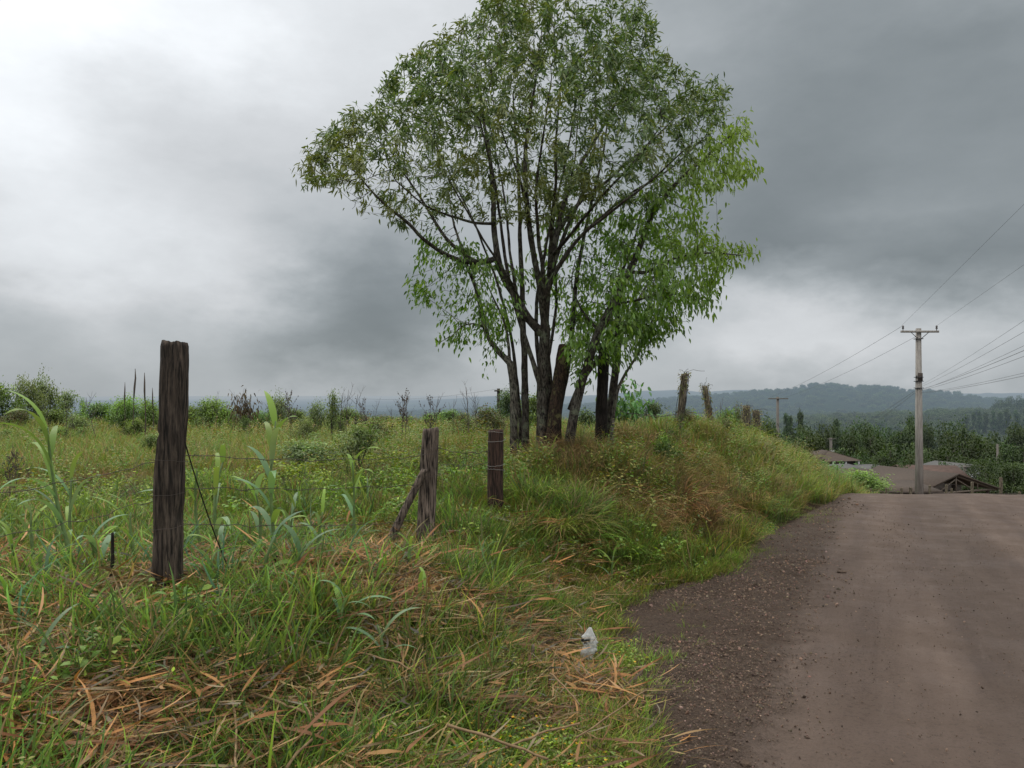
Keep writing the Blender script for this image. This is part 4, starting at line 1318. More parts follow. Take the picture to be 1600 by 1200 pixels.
# ---- dead cut trunks ----------------------------------------------------------
def rough_post(name, label, cat, mat, pts, radii, k=20, rough=.12, flat=1.0, top_tilt=.0, notch=(), group=None, groove=.06, sd=0, ring=None):
    """weathered wooden post: a lofted column with splits, dents and a worn top. pts = centre line (world)"""
    pts = np.array(pts, float); base = pts[0].copy()
    seg = np.concatenate([[0], np.cumsum(np.linalg.norm(np.diff(pts, axis=0), axis=1))])
    n = max(14, int(seg[-1] / .025)); ts = np.linspace(0, seg[-1], n)
    c = np.stack([np.interp(ts, seg, pts[:, i]) for i in range(3)], 1) - base
    for _ in range(4): c[1:-1] = .5 * c[1:-1] + .25 * (c[:-2] + c[2:])
    rr = np.interp(ts, seg, radii)
    a = np.arange(k) / k * 2 * math.pi
    sq = 1 / np.maximum(np.abs(np.cos(a)) ** 4 + np.abs(np.sin(a)) ** 4, 1e-6) ** .25 if flat != 1 else np.ones(k)
    A, Tt = np.meshgrid(a, ts)
    g_ = (vn(A * k / 6.283 * .9 + sd * 3.1, Tt * 1.3, 200 + sd) - .5) * groove * 2.2          # vertical grooves
    lump = (fbm(np.cos(A) * 1.2 + sd, Tt * 6 + np.sin(A), 210 + sd) - .5) * rough * 2
    fine = (vn(A * 6, Tt * 30, 220 + sd) - .5) * rough * .5
    Rr = rr[:, None] * sq[None, :] * (1 + g_ + lump + fine)
    for (t0, wdt, ang, dep) in notch:
        Rr *= 1 - dep * np.exp(-((Tt / seg[-1] - t0) / wdt) ** 2) * np.exp(-((np.angle(np.exp(1j * (A - ang)))) / .7) ** 2)
    V = np.stack([c[:, None, 0] + Rr * np.cos(A), c[:, None, 1] + Rr * np.sin(A) * .9, c[:, None, 2] + 0 * A], -1)
    V[-1, :, 2] += top_tilt * np.cos(a) * rr[-1] + rng.normal(0, .06, k) * rr[-1]
    V[-1, :, :2] = c[-1, :2] + (V[-1, :, :2] - c[-1, :2]) * .93
    Vt = V.reshape(-1, 3)
    inner = c[-1][None] + (V[-1] - c[-1]) * .45; inner[:, 2] -= rr[-1] * .12
    i = np.arange(n - 1)[:, None] * k; j = np.arange(k)[None]; j2 = (j + 1) % k
    Q = np.stack([i + j, i + j2, i + k + j2, i + k + j], -1).reshape(-1, 4)
    t0 = (n - 1) * k; jj = np.arange(k)
    Q2 = np.stack([t0 + jj, t0 + (jj + 1) % k, n * k + (jj + 1) % k, n * k + jj], 1)
    Vt = np.concatenate([Vt, inner, inner.mean(0)[None]])
    T = np.stack([n * k + jj, n * k + (jj + 1) % k, np.full(k, n * k + k)], 1)
    me = mesh_np(name, Vt, [np.concatenate([Q, Q2]), T], None, mat, False)
    o = put(name, me, None, base)
    if label: tag(o, label, cat, group)
    return o


WOOD_DARK = bark_mat("charred_weathered_wood", (.030, .024, .021), (.150, .118, .095), (.060, .045, .036), sc=2.2, stretch=11, bump=.012)
WOOD_GREY = bark_mat("grey_split_wood", (.12, .092, .075), (.27, .215, .18), (.19, .15, .125), sc=2.2, stretch=11, bump=.012)
WOOD_RED = bark_mat("reddish_brown_wood", (.045, .026, .021), (.105, .062, .048), (.07, .042, .033), sc=2.2, stretch=13, bump=.01)
WOOD_PALE = bark_mat("pale_old_wood", (.17, .14, .11), (.34, .29, .22), (.24, .21, .155), sc=2.5, stretch=9, bump=.01, moss=(.17, .17, .06))
BLACKW = bark_mat("black_cut_wood", (.012, .010, .009), (.035, .029, .025), (.05, .04, .034), sc=3, stretch=6, bump=.02)

rough_post("dead_trunk", "thick rotten red-brown trunk snapped off among the living stems", "dead tree", BARK_R,
           [gz(862, 0, YT - .1), P(866, 650, YT - .1), P(872, 600, YT - .05), P(882, 538, YT)], [.112, .100, .090, .080], rough=.14, groove=.12, sd=3)
rough_post("cut_stump", "black flat-topped cut trunk standing to the right of the leafy clump", "stump", BLACKW,
           [gz(938, 0, YT + .3), P(940, 640, YT + .3), P(944, 536, YT + .3)], [.092, .080, .074], rough=.08, sd=4)

# ================================================================== FENCE POSTS
p1b = np.array([-1.92, 4.3, Hp(-1.92, 4.3) - .12])
post1 = rough_post("fence_post", "broad charred dark fence post standing alone nearest the camera in cane litter", "fence post", WOOD_DARK,
                   [p1b, P(263, 900, 4.3), P(265, 740, 4.3), P(271, 640, 4.3), P(273, 534, 4.3)], [.078, .073, .070, .068, .066], k=40, flat=2, rough=.065, groove=.095,
                   notch=[(.66, .010, 3.3, .32), (.36, .035, -.2, .20), (.52, .03, 3.1, .10)], top_tilt=-.08, sd=1)
p2b = np.array([-.72, 6.5, Hp(-.72, 6.5) - .1])
rough_post("fence_post", "split grey fence post propped by a leaning brace", "fence post", WOOD_GREY,
           [p2b, P(665, 840, 6.5), P(670, 740, 6.5), P(673, 669, 6.5)], [.080, .074, .070, .068], k=28, flat=2, rough=.07, groove=.13, notch=[(.7, .25, -1.5, .30), (.5, .3, -1.2, .2)], top_tilt=.12, sd=2)
br0 = P(598, 858, 6.35); br0[2] = Hp(br0[0], br0[1]) - .04
rough_post("fence_brace", "round grey pole leaning against the split grey post", "brace", WOOD_GREY,
           [br0, P(632, 797, 6.38), P(664, 733, 6.42)], [.040, .036, .033], k=14, rough=.08, sd=5)
p3b = np.array([-.16, 7.6, Hp(-.16, 7.6) - .1])
rough_post("fence_post", "dark reddish square fence post wound with wire in tall grass", "fence post", WOOD_RED,
           [p3b, P(774, 760, 7.6), P(775, 671, 7.6)], [.079, .077, .075], k=24, flat=2, rough=.04, groove=.05, sd=6)


def vine_on(o, top, foot, rad, n, t0=.35, sd=0, col=None):
    """creeper growing over a post, child of the post"""
    base = np.array(o.location)
    t = rng.uniform(t0, 1.03, n) ** .8
    a = rng.uniform(0, 6.28, n)
    r_ = rad * rng.uniform(.8, 1.3, n) * (1 + .15 * sm(.8, 1, t))
    pos = foot[None] * (1 - t[:, None]) + top[None] * t[:, None] + np.stack([np.cos(a) * r_, np.sin(a) * r_, rng.normal(0, .03, n)], 1)
    d = np.stack([np.cos(a), np.sin(a), rng.normal(-.5, .5, n)], 1)
    c = pick(col or [(.12, .15, .04), (.20, .17, .05), (.15, .09, .04), (.22, .24, .05)], [3, 3, 2, 2], n, .25)
    V, Q, T, C = leaves(pos - base, d, rng.uniform(.03, .06, n), rng.uniform(.015, .03, n), c)
    me = mesh_np("vine", V, [Q, T], C, LEAF_B); put("vine", me, o)
    mb = MB()
    for k in range(5):
        aa = rng.uniform(0, 6.28); tt = np.linspace(0, 1.02, 14)
        ang = aa + tt * rng.uniform(2, 6)
        q = foot[None] * (1 - tt[:, None]) + top[None] * tt[:, None] + np.stack([np.cos(ang), np.sin(ang), 0 * ang], 1) * rad * 1.15
        mb.tube(q - base, .005, 3)
    for k in range(4):      # loose ends beyond the top
        q = [top]
        d0 = np.array([rng.uniform(-.3, 1), rng.normal(0, .3), rng.uniform(.1, .8)])
        for s_ in range(5): q.append(q[-1] + d0 * .07 + rng.normal(0, .012, 3)); d0[2] -= .16
        mb.tube(np.array(q) - base, .0035, 3)
    put("vine_stem", mb.build("tmp", BARK_D).data, o); bpy.data.objects.remove(bpy.data.objects["tmp"])


for (bx, by, tx, ty, Yp, ra, lab, nl, t0) in (
        (1056, 690, 1070, 584, 14.0, .072, "tall pale fence post leaning right, its head wrapped in dry creeper", 80, .70),
        (1115, 690, 1101, 603, 16.0, .068, "mossy fence post leaning left, covered in yellowish creeper on one side", 170, .3),
        (1166, 690, 1166, 634, 21.5, .12, "fence post swallowed by brown creeper, first of the two stubby ones", 260, .2),
        (1182, 690, 1181, 641, 22.5, .12, "dark stubby fence post bushy with creeper nearest the thin utility pole", 320, .3)):
    x = (bx - 800) / F * Yp; foot = np.array([x, Yp, Hp(x, Yp) - .15]); top = P(tx, ty, Yp)
    o = rough_post("fence_post", lab, "fence post", WOOD_PALE, [foot, (foot + top) / 2 + np.array([.01, 0, 0]), top], [ra, ra * .92, ra * .85], k=16, rough=.08, sd=int(bx))
    vine_on(o, top, foot, ra, nl, t0)

# barbed / plain fence wires --------------------------------------------------
WIRE = plain_mat("rusty_wire", (.055, .042, .036), .6, .3, 20)
WIREG = plain_mat("galvanised_wire", (.30, .29, .28), .5, .3, 20, metal=.4)


def wire(name, label, cat, a, b, r=.0022, sag=.03, barbs=True, mat=None, group=None, n=24, kink=.006):
    a, b = np.array(a, float), np.array(b, float); t = np.linspace(0, 1, n)
    q = a * (1 - t[:, None]) + b * t[:, None]; q[:, 2] -= sag * 4 * t * (1 - t)
    q[1:-1] += rng.normal(0, kink, (n - 2, 3))
    mb = MB(); mb.tube(q, r, 4)
    if barbs:
        Ln = np.linalg.norm(b - a); k = int(Ln / .13)
        for i in range(k):
            tt = (i + .5) / k; c = np.array([np.interp(tt, t, q[:, j]) for j in range(3)])
            for s_ in range(2):
                d = rng.normal(size=3); d /= np.linalg.norm(d)
                mb.tube([c - d * .013, c + d * .013], r * .6, 3)
    V0 = a.copy()
    o = mb.build(name, mat or WIRE); o.data.transform(Matrix.Translation(-Vector(V0.tolist()))); o.location = V0.tolist()
    tag(o, label, cat, group); return o


A1 = [P(288, 711, 4.27), P(288, 762, 4.27), P(285, 818, 4.27)]
B1 = [P(660, 712, 6.42), P(660, 757, 6.42), P(656, 812, 6.42)]
lab = ["top strand of barbed wire from the charred post to the split grey post", "middle strand of barbed wire from the charred post to the split grey post", "lowest strand of barbed wire from the charred post to the split grey post"]
for k in range(3): wire("barbed_wire", lab[k], "wire", A1[k], B1[k], sag=[.035, .02, .03][k], r=.0022)
lab = ["slack upper barbed wire between the split grey post and the reddish post", "lower barbed wire between the split grey post and the reddish post"]
for k, (ya, yb) in enumerate(((700, 705), (723, 722))): wire("barbed_wire", lab[k], "wire", P(683, ya, 6.45), P(764, yb, 7.55), sag=.03, r=.0026)
wire("barbed_wire", "upper barbed wire running left from the charred post across the field edge", "wire", P(243, 722, 4.27), P(-260, 790, 3.6), sag=.05, r=.0018)
wire("barbed_wire", "lower barbed wire running left from the charred post above the cane shoots", "wire", P(243, 782, 4.27), P(-260, 862, 3.6), sag=.05, r=.0018)
wire("barbed_wire", "barbed wire from the tall pale post to the mossy leaning post", "wire", P(1066, 640, 14), P(1106, 643, 16), sag=.05, r=.004)
wire("barbed_wire", "barbed wire from the stump by the trees to the tall pale post", "wire", P(955, 640, YT + .3), P(1060, 648, 14), sag=.05, r=.004)
# wires wound round the posts (they move with the post)
def loops(post, specs, rad, r, mat, cx=0.0):
    for (hz_, tl, a0, a1) in specs:
        t = np.linspace(a0, a1, 24); q = np.stack([np.cos(t) * rad + cx, np.sin(t) * rad * .94, hz_ + tl * np.sin(t * 1.1) + rng.normal(0, .002, 24)], 1)
        mb = MB(); mb.tube(q, r, 3); mb.build("wire_loop", mat, post)
loops(bpy.data.objects["fence_post.002"], ((.80, .012, 0, 6.6), (.87, -.02, 3, 7.4), (.56, .01, 0, 6.6), (.51, -.012, 2.9, 7)), .092, .0022, WIREG)
loops(bpy.data.objects["fence_post.001"], ((.74, .01, 0, 6.4), (.92, .008, 0, 6.4), (.97, .012, 2, 7.5)), .094, .0022, WIRE, .02)
loops(post1, ((.50, .012, 2.4, 7.6), (.86, -.01, 2.4, 7.6), (.68, .008, 2.4, 7.6)), .104, .0012, WIRE)
# loose dark stalk leaning on the charred post
e1 = P(368, 868, 4.7); e1[2] = Hp(e1[0], e1[1])
mb = MB(); tt = np.linspace(0, 1, 14)[:, None]
q = P(289, 690, 4.32)[None] * (1 - tt) + e1[None] * tt; q[:, 2:] -= .05 * 4 * tt * (1 - tt); mb.tube(q - e1, .004, 4)
o = mb.build("loose_stalk", BLACKW, loc=e1); tag(o, "thin dark stalk slanting down from the charred post into the cane shoots", "stalk")


# ================================================================== CANE SHOOTS (elephant grass)
CANE = foliage_mat("cane_leaf", trans=.30, gloss=.38)


def cane(name, label, base, tip, nleaf, ll, lw_, side=None, group=None, fresh=.3, lowleaf=.25):
    base = np.array(base, float); tip = np.array(tip, float)
    base[2] = Hp(base[0], base[1]) - .03
    t = np.linspace(0, 1, 12)[:, None]
    bow = np.array([rng.normal(0, .03), rng.normal(0, .03), 0])
    line = base * (1 - t) + tip * t + bow * 4 * t * (1 - t)
    root = empty(name, base); tag(root, label, "cane plant", group)
    H = np.linalg.norm(tip - base)
    mb = MB(); mb.tube(line - base, np.linspace(.014, .005, 12) * (1 + .2 * (np.arange(12) % 3 == 0)), 6)
    stem_m = plain_mat("cane_stem", (.13, .20, .07), .5, .3, 12) if "cane_stem" not in bpy.data.materials else bpy.data.materials["cane_stem"]
    mb.build("stem", stem_m, root, smooth=True)
    n = nleaf
    lt = np.linspace(lowleaf, .97, n)
    bp = np.stack([np.interp(lt, t[:, 0], line[:, i]) for i in range(3)], 1) - base
    az = (0 if side is None else side) + np.where(np.arange(n) % 2 == 0, 0, math.pi) * (1 if side is None else .35) + rng.normal(0, .5, n)
    if side is None: az = az + rng.uniform(0, 3.1)
    ln_ = 1.3 * ll * rng.uniform(.75, 1.15, n) * np.interp(lt, [0, .6, 1], [.8, 1.1, .75])
    w = 1.1 * lw_ * rng.uniform(.8, 1.15, n)
    l0 = np.interp(lt, [0, 1], [.8, .30]) + rng.normal(0, .1, n); l1 = l0 + np.interp(lt, [0, 1], [1.75, 1.35]) + rng.normal(0, .25, n)
    top = (rng.uniform(size=n) < fresh * np.interp(lt, [.5, 1], [.3, 2.2]))[:, None]
    c = np.where(top, jitter((.20, .34, .05), n, .12), jitter((.17, .30, .15), n, .16))
    V, Q, C = ribbons(bp, az, ln_, w, np.maximum(l0, .05), np.minimum(l1, 2.9), 9, c * .9, c, rng.normal(0, .8, n), wprof=[.45, .85, 1, .95, .8, .55, .04])
    put("foliage", mesh_np("foliage", V, Q, C, CANE), root)
    return root


cane("cane_shoot", "tallest cane shoot with broad blue-green leaves between the charred and grey posts", P(440, 900, 5.2), P(431, 658, 5.15), 9, .34, .042, None, fresh=.4)
cane("cane_shoot", "slim upright cane shoot with a lime tip beside the leaning brace", P(551, 850, 6.3), P(551, 722, 6.25), 6, .30, .036, None, fresh=.8, lowleaf=.4)
cane("cane_shoot", "cane shoot with arching leaves just right of the charred post", P(358, 880, 5.3), P(350, 718, 5.3), 6, .30, .034, None, fresh=.7)
cane("cane_shoot", "cane shoot partly hidden against the right side of the charred post", P(325, 870, 5.5), P(308, 735, 5.5), 6, .36, .038, math.pi, fresh=.6)
cane("cane_shoot", "leaning cane shoot whose long leaves arch left over the open field", P(128, 905, 4.9), P(75, 668, 4.8), 9, .42, .045, math.pi, fresh=.75, lowleaf=.3)
cane("cane_shoot", "low broad-leaved cane shoot under the tallest one", P(418, 935, 4.7), P(432, 835, 4.65), 5, .27, .046, 0, fresh=.2, lowleaf=.05)
cane("cane_shoot", "low cane shoot opening to the right in rusty litter", P(468, 925, 4.85), P(482, 845, 4.8), 5, .26, .040, 0, fresh=.3, lowleaf=.05)
cane("cane_shoot", "cane shoot with folded grey-green leaves left of the charred post", P(142, 925, 4.7), P(140, 845, 4.65), 5, .28, .042, None, fresh=.1, lowleaf=.1)
cane("cane_shoot", "small cane shoot touching the left side of the charred post", P(228, 880, 4.9), P(205, 800, 4.9), 5, .26, .030, math.pi, fresh=.3)
cane("cane_shoot", "young cane shoot with upright leaves in the near grass at lower left", P(72, 1075, 3.35), P(70, 1005, 3.3), 6, .20, .030, None, fresh=.3, lowleaf=.0)
cane("cane_shoot", "bluish bushy cane shoot in litter below the leaning brace", P(545, 1010, 4.2), P(540, 935, 4.2), 9, .22, .026, None, fresh=.1, lowleaf=.0)
cane("cane_shoot", "cane shoot with one long hanging blade right of the bluish bushy one", P(592, 1045, 4.0), P(590, 975, 4.0), 5, .24, .028, None, fresh=.2, lowleaf=.0)
cane("cane_shoot", "cane shoot at the far left edge beside the burnt stubs", P(28, 930, 4.9), P(20, 850, 4.9), 6, .26, .03, None, fresh=.3, lowleaf=.1)
cane("cane_shoot", "small cane shoot in green grass in front of the reddish post", P(665, 975, 4.9), P(668, 925, 4.9), 5, .22, .024, None, fresh=.7, lowleaf=.0)
cane("cane_shoot", "short cane shoot in front of the split grey post", P(640, 905, 5.6), P(640, 850, 5.6), 5, .22, .022, None, fresh=.8, lowleaf=.0)
cane("cane_shoot", "upright cane shoot by the damp gravel at the bank foot", P(958, 918, 6.9), P(958, 868, 6.9), 6, .24, .022, None, fresh=.8, lowleaf=.0)

for (lab, bx, by, tx, ty, Yc, nl, ll_, lw2) in (("cane shoot with crossing leaves just left of the tallest cane shoot", 398, 890, 400, 770, 5.4, 6, .30, .034), ("short cane shoot close behind the tallest cane shoot", 455, 880, 462, 790, 5.6, 6, .28, .032),
        ("cane shoot with drooping tips in front of the bare soil patch", 500, 880, 505, 800, 5.5, 5, .24, .028), ("cane shoot low in rusty litter between the charred post and the tallest shoot", 345, 930, 340, 860, 4.7, 6, .25, .034),
        ("cane shoot behind the far left leaning cane shoot", 108, 880, 112, 745, 5.5, 6, .32, .034), ("little cane shoot at the left side of the leaning cane shoot", 60, 900, 50, 800, 5.2, 6, .28, .030), ("cane shoot with narrow pointed blades left of the bluish bushy one", 470, 985, 468, 925, 4.3, 6, .2, .02),
        ("cane shoot in the near grass under the charred post", 300, 1010, 296, 950, 3.9, 6, .2, .018)):
    cane("cane_shoot", lab, P(bx, by, Yc), P(tx, ty, Yc), nl, ll_, lw2, None, fresh=.35, lowleaf=.1)

# burnt stubs
for (px, py, pt, Y_, r_, lab) in ((14, 950, 928, 4.5, .012, "short burnt cane stub, first from the left edge"), (24, 950, 915, 4.5, .014, "burnt cane stub, second from the left edge"), (37, 948, 903, 4.5, .019, "thickest burnt cane stub of the three by the left edge"),
                                  (170, 935, 832, 4.4, .012, "tall thin burnt stub leaning between cane shoots"), (425, 905, 868, 4.9, .016, "burnt stub under the tallest cane shoot"), (492, 868, 850, 5.6, .010, "tiny burnt stub near bare soil behind the litter")):
    f0 = P(px, py, Y_); f0[2] = Hp(f0[0], f0[1]) - .03
    tp = P(px + rng.uniform(-2, 8), pt, Y_)
    rough_post("burnt_stub", lab, "stub", BLACKW, [f0, (f0 + tp) / 2 + rng.normal(0, .006, 3), tp], [r_, r_ * .9, r_ * .7], k=10, rough=.2, sd=px)

# dry canes lying in the grass
DRYC = bark_mat("dry_cane", (.15, .10, .055), (.30, .21, .12), (.22, .15, .085), sc=3, stretch=6, bump=.002, crack=False)
k = 0
for (x0, y0, x1, y1, Ya, Yb, r_) in ((0, 1130, 105, 1146, 3.0, 2.95, .011), (222, 1075, 190, 1188, 3.3, 2.75, .009), (5, 1020, 165, 955, 3.6, 4.3, .006), (230, 1015, 330, 1060, 3.6, 3.45, .006),
                                     (390, 1080, 520, 1130, 3.3, 3.1, .006), (360, 1080, 368, 1190, 3.3, 2.7, .005), (450, 1198, 510, 1130, 2.8, 3.1, .006), (560, 1020, 640, 1050, 3.9, 3.75, .006),
                                     (790, 1165, 905, 1125, 3.0, 3.3, .005), (900, 1150, 1010, 1078, 3.2, 3.8, .004), (860, 1050, 905, 1095, 4.0, 3.7, .005), (120, 1030, 170, 1100, 3.6, 3.2, .005),
                                     (130, 955, 250, 950, 4.4, 4.35, .005), (330, 945, 460, 925, 4.3, 4.5, .005), (700, 1130, 850, 1190, 3.15, 2.9, .006), (20, 1085, 75, 1130, 3.2, 3.0, .006)):
    a = P(x0, y0, Ya); b_ = P(x1, y1, Yb)
    a[2] = max(a[2], Hp(a[0], a[1]) + .02); b_[2] = max(b_[2], Hp(b_[0], b_[1]) + .03)
    t = np.linspace(0, 1, 10)[:, None]; q = a * (1 - t) + b_ * t + np.cumsum(rng.normal(0, .003, (10, 3)), 0)
    rad = r_ * (1 + .18 * (np.arange(10) % 3 == 0)) * np.linspace(1, .75, 10)
    mb = MB(); mb.tube(q - a, rad, 7); o = mb.build("dry_cane", DRYC, smooth=True, loc=a)
    tag(o, "dry straw-coloured cane lying across the grass and leaf litter", "cane", "dry canes lying in the foreground"); k += 1

# black twigs lying in the shaded ditch
for (x0, y0, x1, y1, Ya) in ((812, 972, 870, 990, 5.3), (806, 960, 880, 984, 5.5), (830, 995, 905, 988, 5.1), (815, 990, 850, 992, 5.2)):
    a = P(x0, y0, Ya); b_ = P(x1, y1, Ya); a[2] = Hp(a[0], a[1]) + .05; b_[2] = Hp(b_[0], b_[1]) + .08
    t = np.linspace(0, 1, 9)[:, None]; q = a * (1 - t) + b_ * t + np.cumsum(rng.normal(0, .008, (9, 3)), 0)
    mb = MB(); mb.tube(q - a, .004, 5)
    for s_ in (3, 5, 6): mb.tube([q[s_] - a, q[s_] - a + rng.normal(0, .05, 3)], .0022, 3)
    o = mb.build("black_twig", BLACKW, loc=a); tag(o, "thin blackened twig lying at the foot of the grassy bank", "twig", "black twigs at the bank foot")

# ---- plastic bag ------------------------------------------------------------
Yb = 4.85; cb = P(914, 1038, Yb); gz_ = Hp(cb[0], cb[1]); hb = .27; 
nu, nvv = 46, 40
u = np.linspace(0, 1, nu)[:, None]; v = np.linspace(0, 2 * math.pi, nvv, endpoint=False)[None, :]
wid = np.interp(u, [0, .08, .3, .5, .72, .9, 1], [.008, .030, .060, .050, .052, .020, .006]); thk = wid * .45
cr = 1 + .75 * (vn(v * 1.6 + 0 * u, u * 5 + 0 * v, 301) - .5) + .35 * (vn(v * 5 + 0 * u, u * 12 + 0 * v, 302) - .5) + .3 * (vn(v * 2.5 + 0 * u, u * 26 + 0 * v, 303) - .5)
xx = np.cos(v) * wid * cr + np.interp(u, [0, .3, .5, .7, 1], [.030, .004, .014, -.006, -.002]); yy = np.sin(v) * thk * cr; zz = u * hb + 0 * v
V = np.stack([xx + 0 * zz, yy + 0 * zz, zz], -1).reshape(-1, 3)
i = np.arange(nu - 1)[:, None] * nvv; j = np.arange(nvv)[None]; j2 = (j + 1) % nvv
Q = np.stack([i + j, i + j2, i + nvv + j2, i + nvv + j], -1).reshape(-1, 4)
m, nt = new_mat("white_plastic")
tc = N(nt, 'ShaderNodeTexCoord')
nn_ = noise(nt, tc.outputs['Object'], 22, 4, .6)
sx = N(nt, 'ShaderNodeSeparateXYZ'); L(nt, tc.outputs['Object'], sx.inputs[0])
mk = math_(nt, 'MULTIPLY', mapr(nt, nn_, .46, .54), math_(nt, 'MULTIPLY', mapr(nt, sx.outputs[2], .10, .12), mapr(nt, sx.outputs[2], .175, .155)))
mk = math_(nt, 'MULTIPLY', mk, mapr(nt, sx.outputs[0], .012, .0))
c = mixc(nt, mk, (.80, .82, .82), (.03, .035, .04))
c = mixc(nt, mapr(nt, noise(nt, tc.outputs['Object'], 9, 4, .6), .5, .7, 0, .5), c, (.40, .37, .30))
p = N(nt, 'ShaderNodeBsdfPrincipled'); L(nt, c, p.inputs['Base Color']); p.inputs['Roughness'].default_value = .35
tr = N(nt, 'ShaderNodeBsdfTranslucent'); L(nt, c, tr.inputs[0]); mx = N(nt, 'ShaderNodeMixShader'); mx.inputs[0].default_value = .45
L(nt, p.outputs[0], mx.inputs[1]); L(nt, tr.outputs[0], mx.inputs[2]); finish(nt, mx.outputs[0])
V = V * .86
o = put("plastic_bag", mesh_np("plastic_bag", V, Q, None, m, True), None, (cb[0], cb[1], gz_ + .03)); o.rotation_euler = (0.1, .12, .2)
tag(o, "crumpled white plastic bag with a dark print caught at the gravel edge", "plastic bag")
# short pale stake left of the bag
f0 = P(836, 1045, 4.6); f0[2] = Hp(f0[0], f0[1]) - .02; tp = P(832, 1006, 4.6)
rough_post("short_stake", "short pale broken stake left of the plastic bag", "stake", WOOD_PALE, [f0, (f0 + tp) / 2, tp], [.014, .012, .010], k=8, rough=.2, sd=9)
# clod on the road edge and the dark clump of dirt further up
MUD = plain_mat("mud_clod", (.075, .050, .035), .9, .35, 30)
for (px, py, rr_, lab, nm) in ((1162, 1196, .032, "round brown clod at the near edge of the smooth road", "mud_clod"), (1314, 896, .05, "flat dark clod of dirt lying on the road", "mud_clod"), (1094, 1003, .03, "small dark clod lying in the gravel shoulder", "mud_clod")):
    Yc = 1.6 / ((py - HY) / F - .03); x = (px - 800) / F * Yc
    me = stone(nm); me.materials.append(MUD); me.transform(Matrix.Diagonal((rr_, rr_, rr_ * (.5 if py < 1000 else .9), 1)))
    o = put(nm, me, None, (x, Yc, float(Zr(np.array([x]), np.array([Yc]))[0]) + rr_ * .2)); tag(o, lab, "clod")
# ================================================================== SHRUBS, WEEDS AND TREES BEYOND THE FIELD
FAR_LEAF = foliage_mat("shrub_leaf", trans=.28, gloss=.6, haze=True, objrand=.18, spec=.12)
FAR_BARK = bark_mat("shrub_bark", (.06, .05, .04), (.13, .11, .09), (.10, .09, .08), sc=4, stretch=3, haze=True, bump=.01)


def bush_meshes(name, h, w, nleaf, lsz, cols, wts, aspect=.35, lobes=5, bottom=.1, stems=6, gap=.35, asc=0.0, droop=.2):
    """irregular shrub made of leaf clumps on stems; returns (foliage mesh, stem mesh)"""
    mb = MB(); Ps, Cs, Ds = [], [], []
    ctr = []
    for k in range(lobes):
        a = rng.uniform(0, 6.28); rr = w * .5 * rng.uniform(.1, .75)
        z = h * rng.uniform(bottom + .18, .82); ctr.append((math.cos(a) * rr, math.sin(a) * rr, z, w * rng.uniform(.18, .34)))
    ctr.append((rng.normal(0, w * .05), 0, h * .84, w * .18))
    for k in range(max(stems, lobes)):
        c = ctr[k % len(ctr)]
        t = np.linspace(0, 1, 6)[:, None]; e = np.array(c[:3])
        q = np.array([0, 0, -.1]) * (1 - t) + e * t; q[:, :2] *= (t ** 1.3); q += np.cumsum(rng.normal(0, .015 * h, (6, 3)), 0) * t
        mb.tube(q, np.linspace(.016, .005, 6) * h ** .7, 4)
    tw = max(30, nleaf // 14)                     # twig clusters carrying several leaves each
    ci = rng.integers(0, len(ctr), tw); cc = np.array(ctr)[ci]
    d = rng.normal(size=(tw, 3)); d /= np.linalg.norm(d, axis=1, keepdims=True)
    rad = cc[:, 3:4] * rng.uniform(.25, 1.12, (tw, 1))
    tp = cc[:, :3] + d * rad * np.array([1, 1, .8 + asc]); tp[:, 2] = np.maximum(tp[:, 2], h * bottom * rng.uniform(.3, 1.2, tw))
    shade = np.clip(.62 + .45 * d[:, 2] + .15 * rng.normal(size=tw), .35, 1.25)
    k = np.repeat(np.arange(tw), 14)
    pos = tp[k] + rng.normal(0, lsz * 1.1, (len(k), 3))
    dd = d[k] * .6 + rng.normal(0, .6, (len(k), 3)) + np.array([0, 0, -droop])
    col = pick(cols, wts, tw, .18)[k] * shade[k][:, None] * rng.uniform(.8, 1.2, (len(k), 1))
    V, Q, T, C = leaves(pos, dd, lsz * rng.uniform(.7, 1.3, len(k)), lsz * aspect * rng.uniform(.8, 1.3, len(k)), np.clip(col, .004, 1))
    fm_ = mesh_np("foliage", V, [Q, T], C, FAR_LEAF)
    o = mb.build("stem", FAR_BARK, link=False); sm_ = o.data; bpy.data.objects.remove(o)
    return fm_, sm_


G1 = (.18, .30, .055); G2 = (.14, .23, .05); G3 = (.075, .145, .034); GP = (.26, .34, .13); GL = (.26, .40, .06); BR = (.15, .09, .05)
protos = {
    'green': [bush_meshes("b", 1, 1.1, 4200, .062, [G1, G2, GL], [3, 3, 1]) for _ in range(3)],
    'pale': [bush_meshes("b", 1, 1.2, 2600, .070, [GP, (.2, .27, .12), G1], [3, 2, 1], lobes=6, bottom=.3, stems=5) for _ in range(2)],
    'lime': [bush_meshes("b", 1, 1.3, 4200, .060, [GL, G1, (.2, .33, .06)], [3, 2, 2], lobes=6) for _ in range(2)],
    'dark': [bush_meshes("b", 1, 1.1, 4400, .060, [G3, G2, (.03, .07, .02)], [3, 2, 2]) for _ in range(2)],
    'thin': [bush_meshes("b", 1, .7, 1500, .055, [GP, G1], [2, 2], lobes=4, bottom=.35, stems=5) for _ in range(2)],
    'brown': [bush_meshes("b", 1, 1.0, 500, .11, [BR, (.20, .13, .07), (.10, .08, .04)], [3, 2, 2], aspect=.3, lobes=4, bottom=.2, droop=1.0)],
    'broad': [bush_meshes("b", 1, 1.1, 620, .13, [(.11, .25, .07), (.14, .30, .09), G2], [3, 2, 1], aspect=.36, lobes=6, bottom=.15, droop=.6)],
    'olive': [bush_meshes("b", 1, 1.3, 4200, .058, [(.14, .15, .05), G2, (.16, .12, .05)], [3, 2, 1.4], lobes=6)],
}


